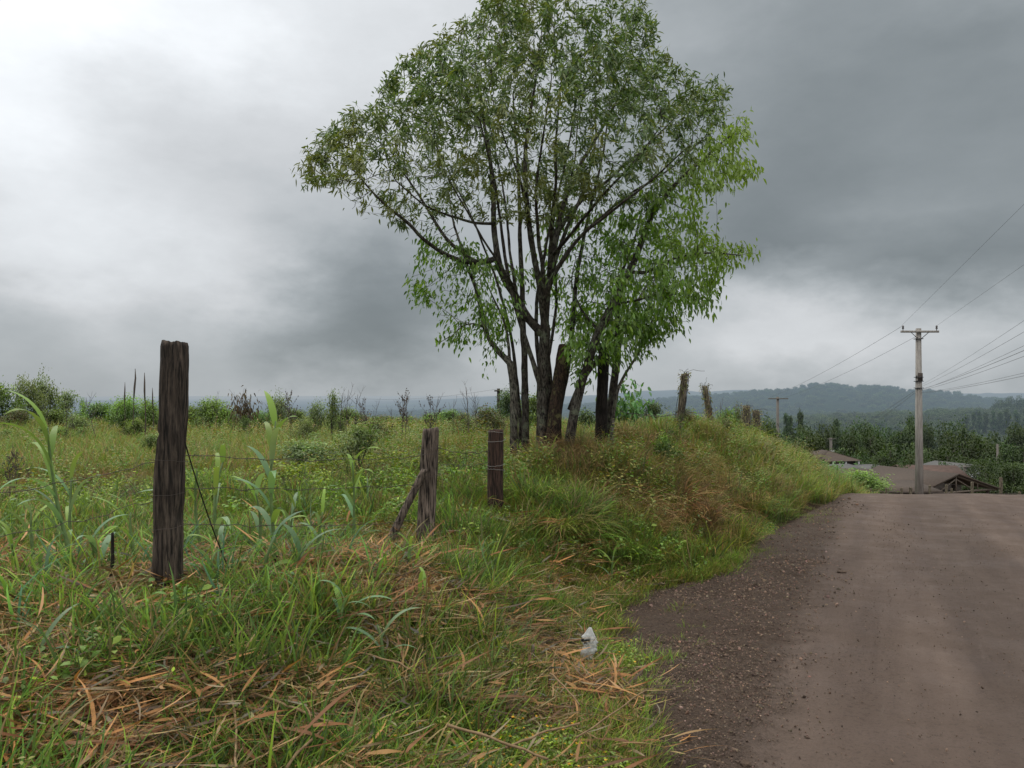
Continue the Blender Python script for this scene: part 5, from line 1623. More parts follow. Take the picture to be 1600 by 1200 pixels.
def shrub(name, label, kind, px, ptop, wpx, Y_, cat="bush", group=None, zb=None):
    x = (px - 800) / F * Y_; z0 = (Hp(x, Y_) if zb is None else zb) - .05
    top = CAMZ - (ptop - HY) / F * Y_
    h = max(top - z0, .3); w = wpx / F * Y_
    fm_, sm_ = protos[kind][int(rng.integers(0, len(protos[kind])))]
    r = empty(name, (x, Y_, z0), rng.uniform(0, 6.28)); tag(r, label, cat, group)
    r.scale = (w / 1.05, w / 1.05, h)
    put("foliage", fm_, r); put("stem", sm_, r)
    return r


S = [("bush", "rounded green bush cut by the left edge of the view at the field horizon", 'green', 4, 603, 62, 34, "bush"),
     ("small_tree", "pale airy small tree, left one of a pair on the field horizon", 'pale', 44, 596, 44, 44, "tree"),
     ("small_tree", "pale airy small tree, taller right one of the pair on the field horizon", 'pale', 70, 592, 50, 46, "tree"),
     ("bush", "loose green bush just right of the pair of pale small trees", 'thin', 104, 610, 52, 38, "bush"),
     ("bush", "narrow sparse bush between the pale trees and the bare stalks", 'thin', 128, 622, 24, 36, "bush"),
     ("bush", "lime green bush beneath the tallest bare stalks", 'lime', 196, 624, 60, 27, "bush"),
     ("bush", "lime bush touching the left side of the charred post", 'lime', 232, 628, 50, 28, "bush"),
     ("bush", "wide lime bush right of the charred post on the horizon", 'lime', 326, 626, 72, 30, "bush"),
     ("bush", "small green bush beside the brown drooping plant, left of it", 'green', 298, 634, 36, 32, "bush"),
     ("withered_plant", "brown drooping withered plant standing on the field horizon", 'brown', 384, 611, 46, 24, "plant"),
     ("bush", "pale green bush right of the brown drooping plant", 'pale', 428, 620, 44, 34, "bush"),
     ("bush", "low green bush behind the tallest cane shoot", 'green', 456, 640, 50, 36, "bush"),
     ("small_tree", "feathery little tree leaning left beside grey twiggy weeds", 'thin', 518, 610, 46, 21, "tree"),
     ("bush", "low pale bush to the left of the feathery little tree", 'pale', 492, 632, 34, 24, "bush"),
     ("bush", "small dark thorny shrub in the open field left of the charred post", 'thin', 238, 676, 62, 14.5, "bush"),
     ("bush", "tiny dark broad-leaved bush alone in the open field", 'dark', 172, 697, 34, 15, "bush"),
     ("bush", "low dark green bush on the horizon behind the split grey post", 'olive', 596, 650, 90, 38, "bush"),
     ("bush", "green bush on the horizon right of the split grey post", 'green', 702, 642, 66, 34, "bush"),
     ("bush", "dense olive bush just left of the tree clump", 'olive', 758, 636, 76, 22, "bush"),
     ("bush", "dark bush standing behind the slender tree and the short pole stub", 'dark', 790, 612, 50, 40, "bush"),
     ("bush", "green bush seen between the trunks of the clump", 'green', 835, 618, 60, 26, "bush"),
     ("bush", "dark green bush between the dead trunk and the black stump", 'dark', 912, 640, 66, 22, "bush"),
     ("broad_leaved_shrub", "tall broad-leaved bright shrub right behind the thin grey sapling", 'broad', 975, 606, 74, 15.5, "bush"),
     ("small_tree", "dark small tree beyond the bank between the shrub and tall pale post", 'dark', 1020, 630, 46, 40, "tree"),
     ("bush", "bright grass-like bush left of the tall pale post", 'lime', 1040, 650, 44, 19, "bush"),
     ("bush", "dense deep green bush growing on the bank in front of the tall pale post", 'dark', 1044, 672, 54, 12.6, "bush"),
     ("bush", "green bush between the tall pale post and the mossy leaning post", 'green', 1088, 650, 46, 19, "bush"),
     ("bush", "leafy bush just right of the mossy leaning post", 'green', 1136, 640, 40, 22, "bush"),
     ("bush", "yellow-green bush left of the stubby creeper posts", 'olive', 1150, 636, 34, 25, "bush"),
     ("bush", "dark bush behind the thin utility pole base", 'dark', 1198, 655, 50, 34, "bush"),
     ("bush", "pale leafy bush right of the thin utility pole base", 'broad', 1228, 706, 44, 28, "bush"),
     ("bush", "broad rust-tinged dark bush below the distant tree belt", 'olive', 1256, 692, 74, 37, "bush"),
     ("bush", "light green trailing bush at the foot of the rust-tinged bush", 'broad', 1278, 722, 64, 32, "bush"),
     ("bush", "green bush sloping down to the end of the bank", 'green', 1268, 742, 60, 27, "bush"),
     ("bush", "small green bush last on the bank before the road crest", 'green', 1298, 750, 36, 25, "bush"),
     ("bush", "rounded bright green bush beside the brown roofs beyond the crest", 'lime', 1344, 738, 92, 38, "bush")]
for (nm, lab, kind, px, pt, wp, Y_, cat) in S: shrub(nm, lab, kind, px, pt, wp, Y_, cat)

# low scrub scattered over the field
for k_ in range(20):
    Y_ = float(rng.uniform(9.5, 30)); px = float(rng.uniform(-60, 770)); x = (px - 800) / F * Y_; hh = float(rng.uniform(.28, .62)) * (1 + .015 * Y_)
    shrub("low_bush", "knee-high scrubby bush among the grass of the open field", ['thin', 'olive', 'thin', 'pale', 'thin', 'green'][k_ % 6], px, HY + F * (CAMZ - Hp(x, Y_) - hh) / Y_, float(rng.uniform(.5, 1.1)) * F / Y_, Y_, "bush", "knee-high bushes scattered over the open field")
for k_ in range(12):
    Y_ = float(rng.uniform(9.6, 24)); x = float(xf(Y_)) + float(rng.uniform(-.3, 1.0)); hh = float(rng.uniform(.35, .7))
    shrub("low_bush", "waist-high leafy bush growing on the grassy bank", ['thin', 'olive', 'green', 'olive'][k_ % 4], 800 + F * x / Y_, HY + F * (CAMZ - Hp(x, Y_) - hh) / Y_, float(rng.uniform(.4, .8)) * F / Y_, Y_, "bush", "leafy bushes on the grassy bank")

for (px, pt, wp, Y_, kd, lab) in ((150, 630, 60, 34, 'green', "low green bush on the horizon between the sparse bush and the bare stalks"), (268, 634, 50, 32, 'green', "green bush low on the horizon just right of the charred post"), (352, 640, 46, 30, 'lime', "low lime bush at the foot of the brown drooping plant"), (404, 642, 40, 29, 'green', "low green bush right against the brown drooping plant"),
                              (540, 640, 50, 30, 'green', "green bush behind the feathery little tree"), (566, 648, 56, 36, 'olive', "low olive bush between the feathery tree and the split grey post"), (640, 650, 60, 36, 'olive', "low olive bush directly behind the split grey post"), (672, 648, 50, 34, 'green', "small green bush right behind the grey post and its tufted weed"), (728, 645, 50, 30, 'olive', "olive bush behind the reddish post"), (30, 640, 60, 30, 'olive', "olive bush below the pale small trees"), (90, 640, 60, 30, 'green', "green bush below the taller pale small tree")):
    shrub("bush", lab, kd, px, pt, wp, Y_, "bush")
# ---- dry weeds against the sky ------------------------------------------------
WEED = plain_mat("dry_weed_stem", (.085, .065, .055), .8, .3, 8, haze=True)


def weed_mesh(kind):
    mb = MB()
    def br(p0, d, ln_, r, lv):
        n = 5; q = [p0]; dd = np.array(d, float)
        for _ in range(n):
            dd = dd + rng.normal(0, .09, 3); dd[2] += .05; dd /= np.linalg.norm(dd); q.append(q[-1] + dd * ln_ / n)
        mb.tube(q, np.linspace(r, r * .45, n + 1), 4 if lv == 0 else 3)
        if lv < 2:
            for _ in range(7 if lv == 0 else 3):
                t = rng.uniform(.35 if lv == 0 else .2, 1); p = q[int(t * n)]
                a = rng.uniform(0, 6.28); u = np.array([math.cos(a), math.sin(a), rng.uniform(.6, 1.6)]); u /= np.linalg.norm(u)
                br(p, u, ln_ * rng.uniform(.2, .42), r * .5, lv + 1)
        if kind == 1 and lv > 0:
            tips.extend(q[2:])
    tips = []
    if kind == 2:                         # bare spike
        q = np.stack([np.cumsum(rng.normal(0, .008, 9)), np.cumsum(rng.normal(0, .008, 9)), np.linspace(0, 1, 9)], 1); mb.tube(q, np.linspace(.012, .004, 9), 4)
        mb.tube(q[5:] + [.0, 0, 0], [.010, .016, .013, .004], 5)
    else:
        for s_ in range(1 if kind == 0 else 2):
            br(np.array([rng.normal(0, .03), rng.normal(0, .03), 0]), (rng.normal(0, .15), rng.normal(0, .15), 1), rng.uniform(.75, .95), .0075, 0)
    if tips:
        tp = np.array(tips)[::2]; n = len(tp)
        for q_ in tp:
            d_ = rng.normal(0, 1, 3); d_ /= np.linalg.norm(d_); mb.tube([q_ - d_ * .004, q_ + d_ * .012, q_ + d_ * .028], [.003, .0085, .002], 4)
    o = mb.build("stem", WEED, link=False); sme = o.data; bpy.data.objects.remove(o)
    fme = None
    if tips and False:
        tp = np.array(tips); k = np.repeat(np.arange(0, len(tp), 3), 2); n = len(k)
        V, Q, T, C = leaves(tp[k] + rng.normal(0, .012, (n, 3)), rng.normal(0, 1, (n, 3)), rng.uniform(.02, .045, n), rng.uniform(.008, .018, n), pick([(.06, .06, .04), (.10, .09, .05), (.07, .11, .04)], [2, 2, 1], n))
        fme = mesh_np("leaf_tuft", V, [Q, T], C, FAR_LEAF)
    return sme, fme


wp_ = {k: [weed_mesh(k) for _ in range(3)] for k in (0, 1, 2)}
for (px, pt, pb, Y_, kind) in ((209, 582, 650, 22, 2), (228, 588, 650, 22, 2), (196, 602, 648, 24, 2), (240, 610, 650, 24, 2), (156, 605, 668, 20, 0), (170, 618, 650, 26, 0), (122, 620, 660, 24, 0), (104, 640, 690, 16, 0), (355, 600, 650, 24, 0), (340, 612, 650, 26, 0),
                               (408, 622, 660, 24, 0), (460, 604, 655, 22, 1), (448, 618, 655, 26, 0), (488, 628, 660, 26, 1), (536, 606, 660, 20, 0), (548, 600, 665, 20, 0), (560, 606, 662, 21, 0), (572, 616, 665, 24, 1), (584, 622, 660, 26, 0),
                               (627, 602, 658, 19, 1), (644, 612, 662, 22, 0), (668, 612, 665, 20, 1), (684, 615, 665, 24, 0), (712, 618, 668, 24, 0), (728, 596, 668, 20, 0), (738, 606, 668, 21, 0), (752, 618, 668, 24, 0), (610, 628, 665, 27, 0), (268, 625, 660, 24, 0), (84, 628, 670, 22, 0),
                               (1085, 640, 690, 15.5, 0), (1128, 622, 680, 19, 0), (1066, 656, 720, 13, 1), (1010, 640, 690, 14, 0), (1118, 625, 680, 18, 0), (30, 690, 790, 9, 1), (12, 700, 800, 9, 1), (48, 720, 800, 9.5, 1)):
    x = (px - 800) / F * Y_; z0 = Hp(x, Y_) - .03; h = CAMZ - (pt - HY) / F * Y_ - z0
    sme, fme = wp_[kind][int(rng.integers(0, 3))]
    r = empty("dry_weed", (x, Y_, z0), rng.uniform(0, 6.28)); s_ = max(h, .3) / .95
    r.scale = (s_ * .8, s_ * .8, s_)
    tag(r, {0: "thin grey dry weed with forked twigs rising above the field grass", 1: "dry weed with dark leaf tufts rising above the field grass", 2: "bare straight dead stalk left of the charred post"}[kind], "weed",
        {0: "grey twiggy weeds on the field", 1: "tufted dry weeds on the field", 2: "bare stalks left of the charred post"}[kind])
    put("stem", sme, r)
    if fme: put("leaf_tuft", fme, r)


# ================================================================== DISTANT TREES
def tree_meshes(h, w, kind):
    """kind round / tall (eucalyptus) / layered"""
    mb = MB(); ctr = []
    trunk_h = h * (.35 if kind == 'round' else .55)
    mb.tube([[0, 0, -1], [rng.normal(0, .02) * h, 0, trunk_h * .5], [rng.normal(0, .03) * h, rng.normal(0, .03) * h, h * .88]], [.022 * h, .016 * h, .004 * h], 7)
    nl = 15 if kind == 'round' else 11
    for k in range(nl):
        if kind == 'round':
            a = rng.uniform(0, 6.28); z = rng.uniform(.25, .88); rr = w * .42 * math.sqrt(max(0, 1 - ((z - .5) / .45) ** 2)) * rng.uniform(.35, 1)
            c = (math.cos(a) * rr, math.sin(a) * rr, z * h, w * rng.uniform(.14, .24))
        else:
            a = rng.uniform(0, 6.28); z = .38 + .58 * (k / nl) + rng.normal(0, .02); rr = w * .5 * (1.05 - z) * rng.uniform(.4, 1.5)
            c = (math.cos(a) * rr, math.sin(a) * rr, z * h, w * rng.uniform(.11, .20))
        ctr.append(c)
        mb.tube([[0, 0, c[2] * .62], [c[0] * .6, c[1] * .6, c[2] * .85], [c[0], c[1], c[2]]], [.008 * h, .005 * h, .002 * h], 4)
    tw = 950 if kind == 'round' else 420
    ci = rng.integers(0, nl, tw); cc = np.array(ctr)[ci]; d = rng.normal(size=(tw, 3)); d /= np.linalg.norm(d, axis=1, keepdims=True)
    tp = cc[:, :3] + d * cc[:, 3:4] * rng.uniform(.4, 1.1, (tw, 1)) * [1, 1, .75]
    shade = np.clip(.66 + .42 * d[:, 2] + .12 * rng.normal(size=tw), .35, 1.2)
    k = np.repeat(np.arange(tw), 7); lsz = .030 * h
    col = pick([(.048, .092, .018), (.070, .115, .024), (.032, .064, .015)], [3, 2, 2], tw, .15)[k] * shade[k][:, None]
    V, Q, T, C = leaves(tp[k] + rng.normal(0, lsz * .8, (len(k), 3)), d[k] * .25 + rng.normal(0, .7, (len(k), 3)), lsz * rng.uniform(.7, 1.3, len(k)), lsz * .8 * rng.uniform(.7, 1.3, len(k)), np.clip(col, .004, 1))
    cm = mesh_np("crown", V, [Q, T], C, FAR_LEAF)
    o = mb.build("trunk", FAR_BARK, link=False); tm = o.data; bpy.data.objects.remove(o)
    return tm, cm


TM = {'round': [tree_meshes(1, .95, 'round') for _ in range(5)], 'tall': [tree_meshes(1, .55, 'tall') for _ in range(4)]}


def far_tree(px, pt, Y_, wpx, kind, label, group=None, name="tree", h=None):
    x = (px - 800) / F * Y_; zt = CAMZ - (pt - HY) / F * Y_
    z0 = Hp(x, Y_) - .5
    if h is None: h = zt - z0
    h = max(h, 2.0)
    tm, cm = TM[kind][int(rng.integers(0, len(TM[kind])))]
    r = empty(name, (x, Y_, zt - h), rng.uniform(0, 6.28)); w = wpx / F * Y_
    s_ = w / (.95 if kind == 'round' else .55); r.scale = (s_, s_, h)
    tag(r, label, "tree", group); put("trunk", tm, r); put("crown", cm, r)
    return r


tl = "rounded dark green tree in the dense belt behind the houses"; tg = "trees of the belt behind the houses"
x_ = 1175
while x_ < 1720:           # back row on the skyline of the belt
    far_tree(x_, rng.uniform(652, 676) + 4 * sm(1250, 1450, x_), rng.uniform(140, 165), rng.uniform(36, 82), 'round', tl, tg); x_ += rng.uniform(17, 27)
x_ = 1215
while x_ < 1720:
    far_tree(x_, rng.uniform(668, 700), rng.uniform(112, 132), rng.uniform(46, 96), 'round', tl, tg); x_ += rng.uniform(24, 36)
x_ = 1236
while x_ < 1720:
    if not (1360 < x_ < 1485): far_tree(x_, rng.uniform(700, 722), rng.uniform(92, 104), rng.uniform(50, 84), 'round', tl, tg)
    else: far_tree(x_, rng.uniform(700, 712), rng.uniform(104, 110), rng.uniform(56, 84), 'round', tl, tg)
    x_ += rng.uniform(28, 42)
for (px, pt, Y_, w, k_, lab) in ((1251, 637, 190, 24, 'tall', "slim open-crowned tree standing above the belt left of the small house"), (1228, 644, 195, 20, 'tall', "sparse tall tree just right of the thin utility pole"), (1236, 648, 205, 18, 'tall', "short sparse tree between the thin pole and the slim tree"),
                                 (1306, 650, 190, 24, 'tall', "flat-topped tree above the belt over the small house"), (1284, 656, 190, 18, 'round', "small round tree top poking over the belt"), (1423, 648, 210, 20, 'tall', "dark tree standing just left of the big concrete pole"),
                                 (1378, 718, 84, 34, 'round', "yellowish small tree between the low roofs and the big roof"), (1496, 722, 84, 44, 'round', "bushy tree at the right of the big roof"), (1540, 728, 78, 60, 'round', "low bushy tree beyond the gable end of the big roof"),
                                 (1585, 722, 70, 70, 'round', "low spreading tree near the lone fence post at far right"), (1520, 745, 62, 50, 'round', "dark low tree just right of the trussed gable"), (1628, 738, 60, 60, 'round', "low tree cut by the right edge beyond the crest")):
    far_tree(px, pt, Y_, w, k_, lab)
for (px, pt, w) in ((1566, 621, 26), (1582, 617, 30), (1598, 620, 28), (1616, 622, 30), (1556, 628, 18)):
    far_tree(px, pt, 610, w, 'round', "tall dark tree in the cluster crowning the hill at far right", "tree cluster on the hill at far right", h=22)
for (px, pt, w) in ((1520, 643, 14), (1530, 641, 12), (1541, 644, 14), (1552, 640, 14), (1562, 642, 16), (1574, 638, 16), (1588, 640, 18), (1602, 637, 18), (1510, 648, 14)):
    far_tree(px, pt, 430, w, 'tall', "dark conical tree on the slope below the hilltop cluster", "conical trees below the hilltop cluster", h=17)
for (px, pt, Y_, w, lab) in ((1372, 726, 68, 40, "bushy tree between the bright green bush and the barn roof"), (1402, 716, 78, 44, "dark tree rising directly behind the left end of the barn roof"), (1466, 718, 88, 46, "dark tree directly behind the reddish roof"), (1312, 726, 92, 40, "dark tree behind the little lean-to roof"), (1265, 712, 96, 50, "dark tree left of the porch house"), (1530, 716, 90, 60, "leafy tree behind the low tree right of the gable")):
    far_tree(px, pt, Y_, w, 'round', lab)
# farm woodland covering the middle hills
n = 15000
r_ = np.exp(rng.uniform(math.log(190), math.log(2400), n)); a_ = np.radians(rng.uniform(-44, 44, n))
X = r_ * np.sin(a_); Y = r_ * np.cos(a_)
k = rng.uniform(size=n) < sm(.36, .52, fbm(X * .006, Y * .006, 131)) * .85 + .15
X, Y = X[k], Y[k]; hs = rng.uniform(6, 11, len(X)) * np.clip(np.hypot(X, Y) / 400, 1, 2.0)
me_v = []
for tm, cm in TM['round'][:3] + TM['tall'][:2]:
    me_v.append(cm)
for _o in []: pass
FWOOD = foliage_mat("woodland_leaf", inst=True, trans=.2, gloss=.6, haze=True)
vv = []
for k_ in range(4):
    _, cm = tree_meshes(1, .95, 'round'); cm.materials.clear(); cm.materials.append(FWOOD); vv.append(cm)
scatter("far_woodland", vv, np.stack([X, Y, Hgt(X, Y) - hs * .45], 1), rotz(len(X), .03), np.stack([hs, hs, hs * .9], 1), tints(X, Y, .1, a=.35, seed=20) * (.55 + .7 * fbm(X * .02, Y * .02, 133))[:, None])

# ================================================================== HOUSES BEYOND THE CREST
ROOF1 = plain_mat("weathered_brown_roof", (.075, .056, .045), .9, .30, 1.5, haze=True, streak=True)
ROOF2 = plain_mat("reddish_roof", (.085, .05, .04), .9, .3, 2, haze=True)
ROOFW = plain_mat("pale_metal_roof", (.085, .085, .085), .6, .2, 3, haze=True)
WALLW = plain_mat("pale_wall", (.45, .46, .47), .8, .15, 2, haze=True)
WALLD = plain_mat("dark_wall", (.06, .048, .042), .9, .3, 3, haze=True)
TIMBER = plain_mat("old_timber", (.16, .13, .105), .85, .25, 6, haze=True)
GLASS = plain_mat("dark_window", (.02, .025, .03), .2, .2, 3, haze=True)


def house(name, label, px, pyeave, Y_, W, D, wall_h, roof_h, rz, roofm, wallm, porch=False, truss=False, hip=False, cat="house", lean=False):
    x = (px - 800) / F * Y_; ze = CAMZ - (pyeave - HY) / F * Y_
    root = empty(name, (x, Y_, ze - wall_h), rz); tag(root, label, cat)
    zb = -3.0
    if not truss:
        mb = MB(); mb.box((0, 0, (wall_h + zb) / 2), (W, D, wall_h - zb)); mb.build("wall", wallm, root)
        for sx in (-.28, .22):
            mb = MB(); mb.box((sx * W, -D / 2 - .02, wall_h * .58), (W * .13, .06, wall_h * .3)); f_ = mb.build("window", GLASS, root)
    else:
        for sx in (-1, 1):
            for sy in (-1, 0, 1):
                mb = MB(); mb.box((sx * (W / 2 - .15), sy * (D / 2 - .15), (wall_h + zb) / 2), (.18, .18, wall_h - zb)); mb.build("post", TIMBER, root)
        mb = MB(); mb.box((0, D * .1, (wall_h + zb) / 2 - .2), (W * .9, D * .7, wall_h - zb - .4)); mb.build("wall", WALLD, root)
    ov = .5; w2, d2 = W / 2 + ov, D / 2 + ov
    # roof ridge runs along Y (depth axis of the house)
    th = .10
    if lean:
        mb = MB(); mb.add([[-w2, -d2, wall_h], [w2, -d2, wall_h], [w2, d2, wall_h + roof_h], [-w2, d2, wall_h + roof_h], [-w2, -d2, wall_h + th], [w2, -d2, wall_h + th], [w2, d2, wall_h + roof_h + th], [-w2, d2, wall_h + roof_h + th]],
                          [[0, 3, 2, 1], [4, 5, 6, 7], [0, 1, 5, 4], [2, 3, 7, 6], [0, 4, 7, 3], [1, 2, 6, 5]])
        mb.build("roof", roofm, root); return root
    hx = w2 * .5 if hip else 0
    hd = d2 - (w2 * .8 if hip else 0)
    for sx in (-1, 1):
        mb = MB()
        a = [[sx * w2, -d2, wall_h], [sx * w2, d2, wall_h], [0, hd, wall_h + roof_h], [0, -hd, wall_h + roof_h]]
        b_ = [[p_[0], p_[1], p_[2] + th] for p_ in a]
        mb.add(a + b_, [[0, 1, 2, 3], [7, 6, 5, 4], [0, 4, 5, 1], [1, 5, 6, 2], [2, 6, 7, 3], [3, 7, 4, 0]]); mb.build("roof", roofm, root)
    if hip:
        for sy in (-1, 1):
            mb = MB(); mb.add([[-w2, sy * d2, wall_h + .05], [w2, sy * d2, wall_h + .05], [0, sy * hd, wall_h + roof_h + .05]], None, [[0, 1, 2]]); mb.build("roof", roofm, root)
    elif not truss:
        for sy in (-1, 1):
            mb = MB(); mb.add([[-W / 2, sy * D / 2, wall_h], [W / 2, sy * D / 2, wall_h], [0, sy * D / 2, wall_h + roof_h * .96]], None, [[0, 1, 2]]); mb.build("gable", wallm, root)
    if truss:
        for k_, f_ in ((0, 1.),):
            y_ = -d2 + .25
            for (p0, p1, r0) in (((-w2 + .2, wall_h + .05), (w2 - .2, wall_h + .05), .09), ((-w2 + .2, wall_h), (0, wall_h + roof_h - .08), .09), ((w2 - .2, wall_h), (0, wall_h + roof_h - .08), .09),
                                 ((0, wall_h), (0, wall_h + roof_h - .1), .07), ((-w2 * .45, wall_h), (0, wall_h + roof_h * .75), .06), ((w2 * .45, wall_h), (0, wall_h + roof_h * .75), .06), ((-w2 * .5, wall_h), (-w2 * .5, wall_h + roof_h * .48), .06), ((w2 * .5, wall_h), (w2 * .5, wall_h + roof_h * .48), .06)):
                mb = MB(); mb.tube([[p0[0], y_, p0[1]], [p1[0], y_, p1[1]]], r0, 4); mb.build("truss_beam", TIMBER, root)
    if porch:
        for sx in (-1, -.35, .3, .95):
            mb = MB(); mb.box((sx * (w2 - .25), -d2 + .15, wall_h * .35), (.16, .16, wall_h * 1.3)); mb.build("column", WALLW, root)
    return root


house("house", "small house with hipped brown roof and white porch columns left of the low roofs", 1288, 718, 88, 4.6, 4.6, 2.8, 1.0, .25, ROOF1, WALLD, porch=True, hip=True)
house("house", "long low brown-roofed building between the porch house and the big roof", 1338, 745, 74, 4.2, 3.6, 2.4, .7, 1.3, ROOF1, WALLD)
house("white_shed", "small pale bluish-white shed beside the yellowish tree", 1354, 733, 84, 3.4, 3, 2.0, .25, .1, ROOFW, WALLW, lean=True, cat="shed")
house("porch_cover", "little white lean-to roof beside the porch house", 1317, 733, 80, 2.4, 2, 1.4, .3, .2, ROOFW, WALLD, lean=True, cat="shed")
house("barn", "large open barn with a wide brown roof and timber trusses in its gable", 1432, 762, 60, 8.6, 6.0, 3.0, 1.35, .42, ROOF1, WALLD, truss=True, cat="barn")
house("outbuilding", "low dark lean-to building in front of the big barn roof", 1389, 765, 54, 4.6, 2.6, 2.0, .35, .1, ROOF1, WALLD, lean=True, cat="building")
house("house", "reddish-roofed house just behind the big concrete pole", 1446, 741, 82, 6.5, 5, 2.5, .9, 1.4, ROOF2, WALLD)
house("pale_roofed_house", "small house with a pale metal roof near the water tank", 1491, 730, 96, 4.2, 5, 2.2, .5, .3, ROOFW, WALLW)
TANK = plain_mat("blue_tank", (.05, .16, .30), .5, .15, 3, haze=True)
x = (1478 - 800) / F * 92; z0 = CAMZ - (741 - HY) / F * 92
root = empty("water_tank", (x, 92, z0)); tag(root, "blue water tank on a short stand near the pale metal roof", "water tank")
mb = MB(); mb.tube([[0, 0, 0], [0, 0, .9], [0, 0, 1.0]], [.55, .65, .60], 16); mb.build("tank", TANK, root)
mb = MB(); mb.box((0, 0, -2.1), (1.1, 1.1, 4.0)); mb.build("stand", WALLW, root)

# ================================================================== UTILITY POLES
CONC = plain_mat("stained_concrete", (.31, .29, .27), .85, .45, 2.2, streak=True)
CONCF = plain_mat("far_concrete", (.17, .155, .14), .85, .25, 1.0, haze=True, streak=True)
DARKM = plain_mat("dark_fitting", (.05, .05, .055), .5, .2, 5)
PORC = plain_mat("insulator_porcelain", (.17, .16, .17), .3, .2, 5)


def utility_pole(label, px, ptop, Y_, H, w0, w1, arm=1.9, mat=None, rz=0.0, braces=True, lamp=False, box=False, ins=True):
    x = (px - 800) / F * Y_; zt = CAMZ - (ptop - HY) / F * Y_
    root = empty("utility_pole", (x, Y_, zt - H), rz); tag(root, label, "utility pole")
    mb = MB()
    k = [(-1, -1), (1, -1), (1, 1), (-1, 1)]
    V = [[sx * w0 / 2, sy * w0 * .38, 0] for sx, sy in k] + [[sx * w1 / 2, sy * w1 * .38, H] for sx, sy in k]
    mb.add(V, [[0, 3, 2, 1], [4, 5, 6, 7], [0, 1, 5, 4], [1, 2, 6, 5], [2, 3, 7, 6], [3, 0, 4, 7]]); mb.build("shaft", mat or CONC, root)
    if arm:
        mb = MB(); mb.box((0, -w1 * .38 - .055, H - .17), (arm, .10, .10)); mb.build("crossarm", mat or CONC, root)
        if braces:
            for sx in (-1, 1):
                mb = MB(); mb.tube([[sx * .42, -w1 * .38 - .06, H - .22], [sx * .08, -w1 * .38 - .03, H - .52]], .017, 4); mb.build("brace", DARKM, root)
        if ins:
            for sx in (-1, 1):
                mb = MB(); xx_ = sx * (arm / 2 - .10)
                mb.tube([[xx_, -w1 * .38 - .055, H - .12], [xx_, -w1 * .38 - .055, H - .05], [xx_, -w1 * .38 - .055, H - .02], [xx_, -w1 * .38 - .055, H + .05], [xx_, -w1 * .38 - .055, H + .06], [xx_, -w1 * .38 - .055, H + .14]], [.02, .02, .055, .035, .055, .03], 10)
                mb.build("insulator", PORC, root, smooth=True)
    if lamp:
        mb = MB(); mb.tube([[0, -.1, H * .62], [.8, -.6, H * .68], [1.6, -.9, H * .69]], .05, 5); mb.build("lamp_arm", mat or CONC, root)
    if box:
        mb = MB(); mb.box((.1, -.3, H * .75), (.5, .4, .9)); mb.build("transformer", WALLW, root)
    return root


Hm = 10.2
main = utility_pole("large concrete utility pole with a crossarm standing beyond the road crest", 1435.5, 513, 38, Hm, .34, .20, arm=1.86)
for (z_, wd) in ((H_ := Hm - .52, .34), (Hm - 2.42, .33), (Hm - 2.62, .34), (Hm - 2.95, .34)):
    mb = MB(); mb.box((0, -.0, z_), (wd, .30, .035)); mb.build("clamp_band", DARKM, main)
for z_ in (Hm - 2.40, Hm - 2.64):
    mb = MB(); mb.tube([[-.20, -.12, z_], [-.17, -.12, z_ - .0], [-.17, -.12, z_ + .07]], [.012, .035, .03], 8); mb.tube([[-.17, -.12, z_], [-.1, -.1, z_]], .012, 4); mb.build("spool", DARKM, main)
mb = MB(); mb.box((-.16, -.12, Hm - 2.99), (.14, .05, .05)); mb.build("cable_bracket", DARKM, main)
mb = MB(); mb.box((.03, -.099, Hm - 2.42), (.24, .012, .42)); mb.build("number_plate", WALLD, main)
utility_pole("thin old utility pole rising behind the grassy bank left of the tree belt", 1215, 620, 72, 10.3, .27, .19, arm=1.9, mat=CONCF, braces=False, rz=.1, ins=False)
utility_pole("distant street pole with lamp arm and pale transformer over the porch house", 1298, 684, 125, 10, .42, .34, arm=1.4, mat=CONCF, braces=False, lamp=True, box=True, ins=False)
utility_pole("short pale pole between the pale-roofed house and the trees", 1507, 727, 84, 6, .26, .22, arm=1.1, mat=CONCF, braces=False, ins=False)
utility_pole("faint pole whose crossarm shows above the tree belt right of the big pole", 1490, 695, 138, 10, .3, .26, arm=1.6, mat=CONCF, braces=False, ins=False)
utility_pole("pale distant pole among the trees above the lone fence post", 1558, 694, 108, 9, .26, .22, arm=0, mat=CONCF, braces=False, ins=False)
utility_pole("dark pole stub on the horizon left of the slender tree", 779, 607, 55, 5, .25, .22, arm=.6, mat=FAR_BARK, braces=False, ins=False)

CABLE = plain_mat("black_cable", (.09, .09, .095), .6, .2, 3)


def line_wire(label, a, b, r, sag, group=None):
    a = np.array(a, float); b = np.array(b, float); r = r * .6; t = np.linspace(0, 1, 28); q = a * (1 - t[:, None]) + b * t[:, None]; q[:, 2] -= sag * 4 * t * (1 - t)
    mb = MB(); mb.tube(q - a, r, 5); o = mb.build("overhead_cable", CABLE, loc=a, smooth=True); tag(o, label, "cable", group)


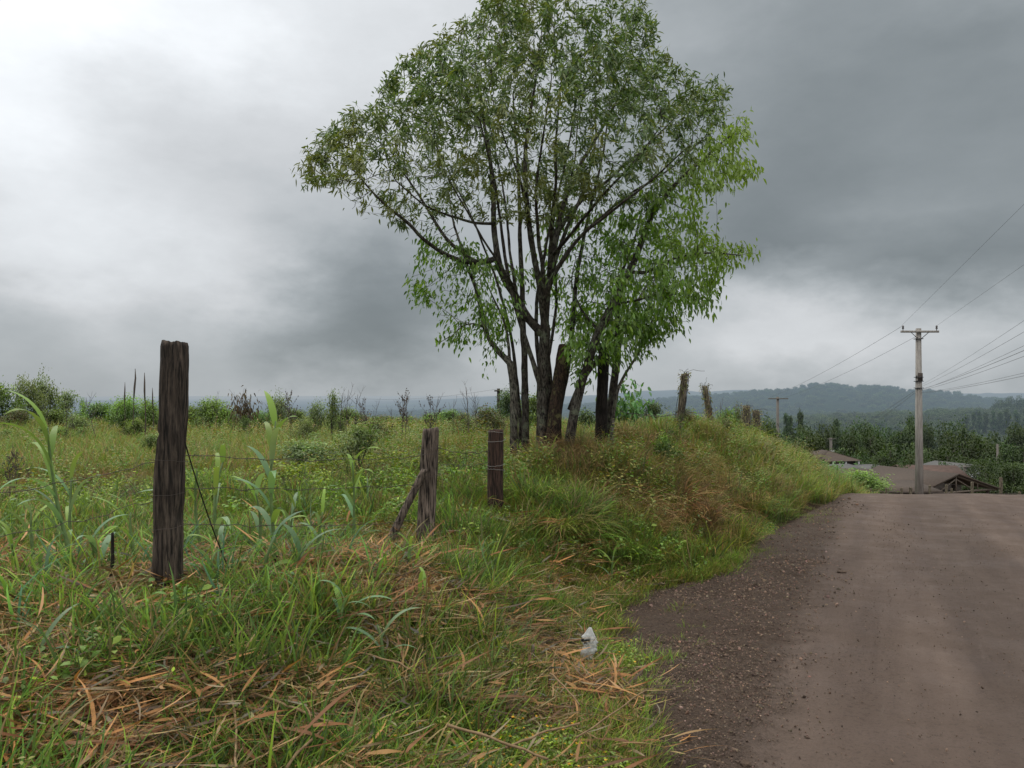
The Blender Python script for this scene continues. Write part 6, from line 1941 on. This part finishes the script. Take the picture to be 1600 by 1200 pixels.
line_wire("upper overhead cable from the left insulator towards the top right", P(1409, 509, 37.9), P(1900, 24, 12), .0065, .0)
line_wire("overhead cable from the right insulator towards the right", P(1464, 509, 37.9), P(1900, 205, 12), .0065, .0)
line_wire("overhead cable from the left insulator down to the thin old pole", P(1409, 510, 37.9), P(1203, 621, 72), .012, .25)
line_wire("overhead cable from the big pole below its crossarm down to the thin old pole", P(1431, 526, 37.9), P(1227, 621, 72), .012, .25)
line_wire("pair of low cables, upper one, from the bracket down left to the valley", P(1429, 611, 37.9), P(1290, 690, 125), .014, .4)
line_wire("pair of low cables, lower one, from the bracket down left to the valley", P(1429, 614, 37.9), P(1300, 692, 125), .014, .6)
for (py0, py1, r_, lab) in ((601, 392, .006, "faintest highest service cable right of the big pole"), (604, 424, .007, "second faint service cable right of the big pole"), (608, 478, .010, "thick dark service cable leaving the big pole clamp"),
                            (609, 462, .007, "thin cable just over the thick dark service cable"), (610, 494, .008, "thin cable just under the thick dark service cable"), (613, 543, .007, "upper of the two lowest cables right of the big pole"), (614, 551, .008, "lowest cable right of the big pole")):
    line_wire(lab, P(1440, py0, 37.9), P(1760, py1, 12), r_, .10)
line_wire("cable stretched from the short pole stub to the left over the valley", P(776, 608, 55), P(560, 622, 90), .012, .4)
line_wire("pale stay cable running down to the thin old pole from the creeper posts", P(1186, 668, 23), P(1213, 682, 71), .012, .0)

# ================================================================== FENCE BEYOND THE CREST
for (px, pt, w_) in ((1321, 761, .12), (1340, 763, .10), (1360, 763, .10), (1384, 762, .10), (1408, 762, .10), (1422, 761, .14), (1452, 758, .12), (1478, 757, .12), (1486, 763, .10), (1518, 753, .12), (1563, 746, .14), (1592, 768, .10)):
    Yf = 33.0 + (px - 1321) * .004; x = (px - 800) / F * Yf; top = P(px, pt, Yf); foot = np.array([x, Yf, Hp(x, Yf) - .2])
    rough_post("boundary_post", "yellowish taller lone post of the fence beyond the road crest" if px == 1563 else "low weathered post of the fence just beyond the road crest", "fence post", WOOD_PALE, [foot, (foot + top) / 2, top], [w_ / 2] * 3, k=10, rough=.10, sd=px,
               group=None if px == 1563 else "low posts beyond the road crest")
wire("rail_wire", "wire strung along the low posts beyond the road crest", "wire", P(1321, 766, 33.0), P(1592, 771, 34.0), r=.012, sag=.05, barbs=False)
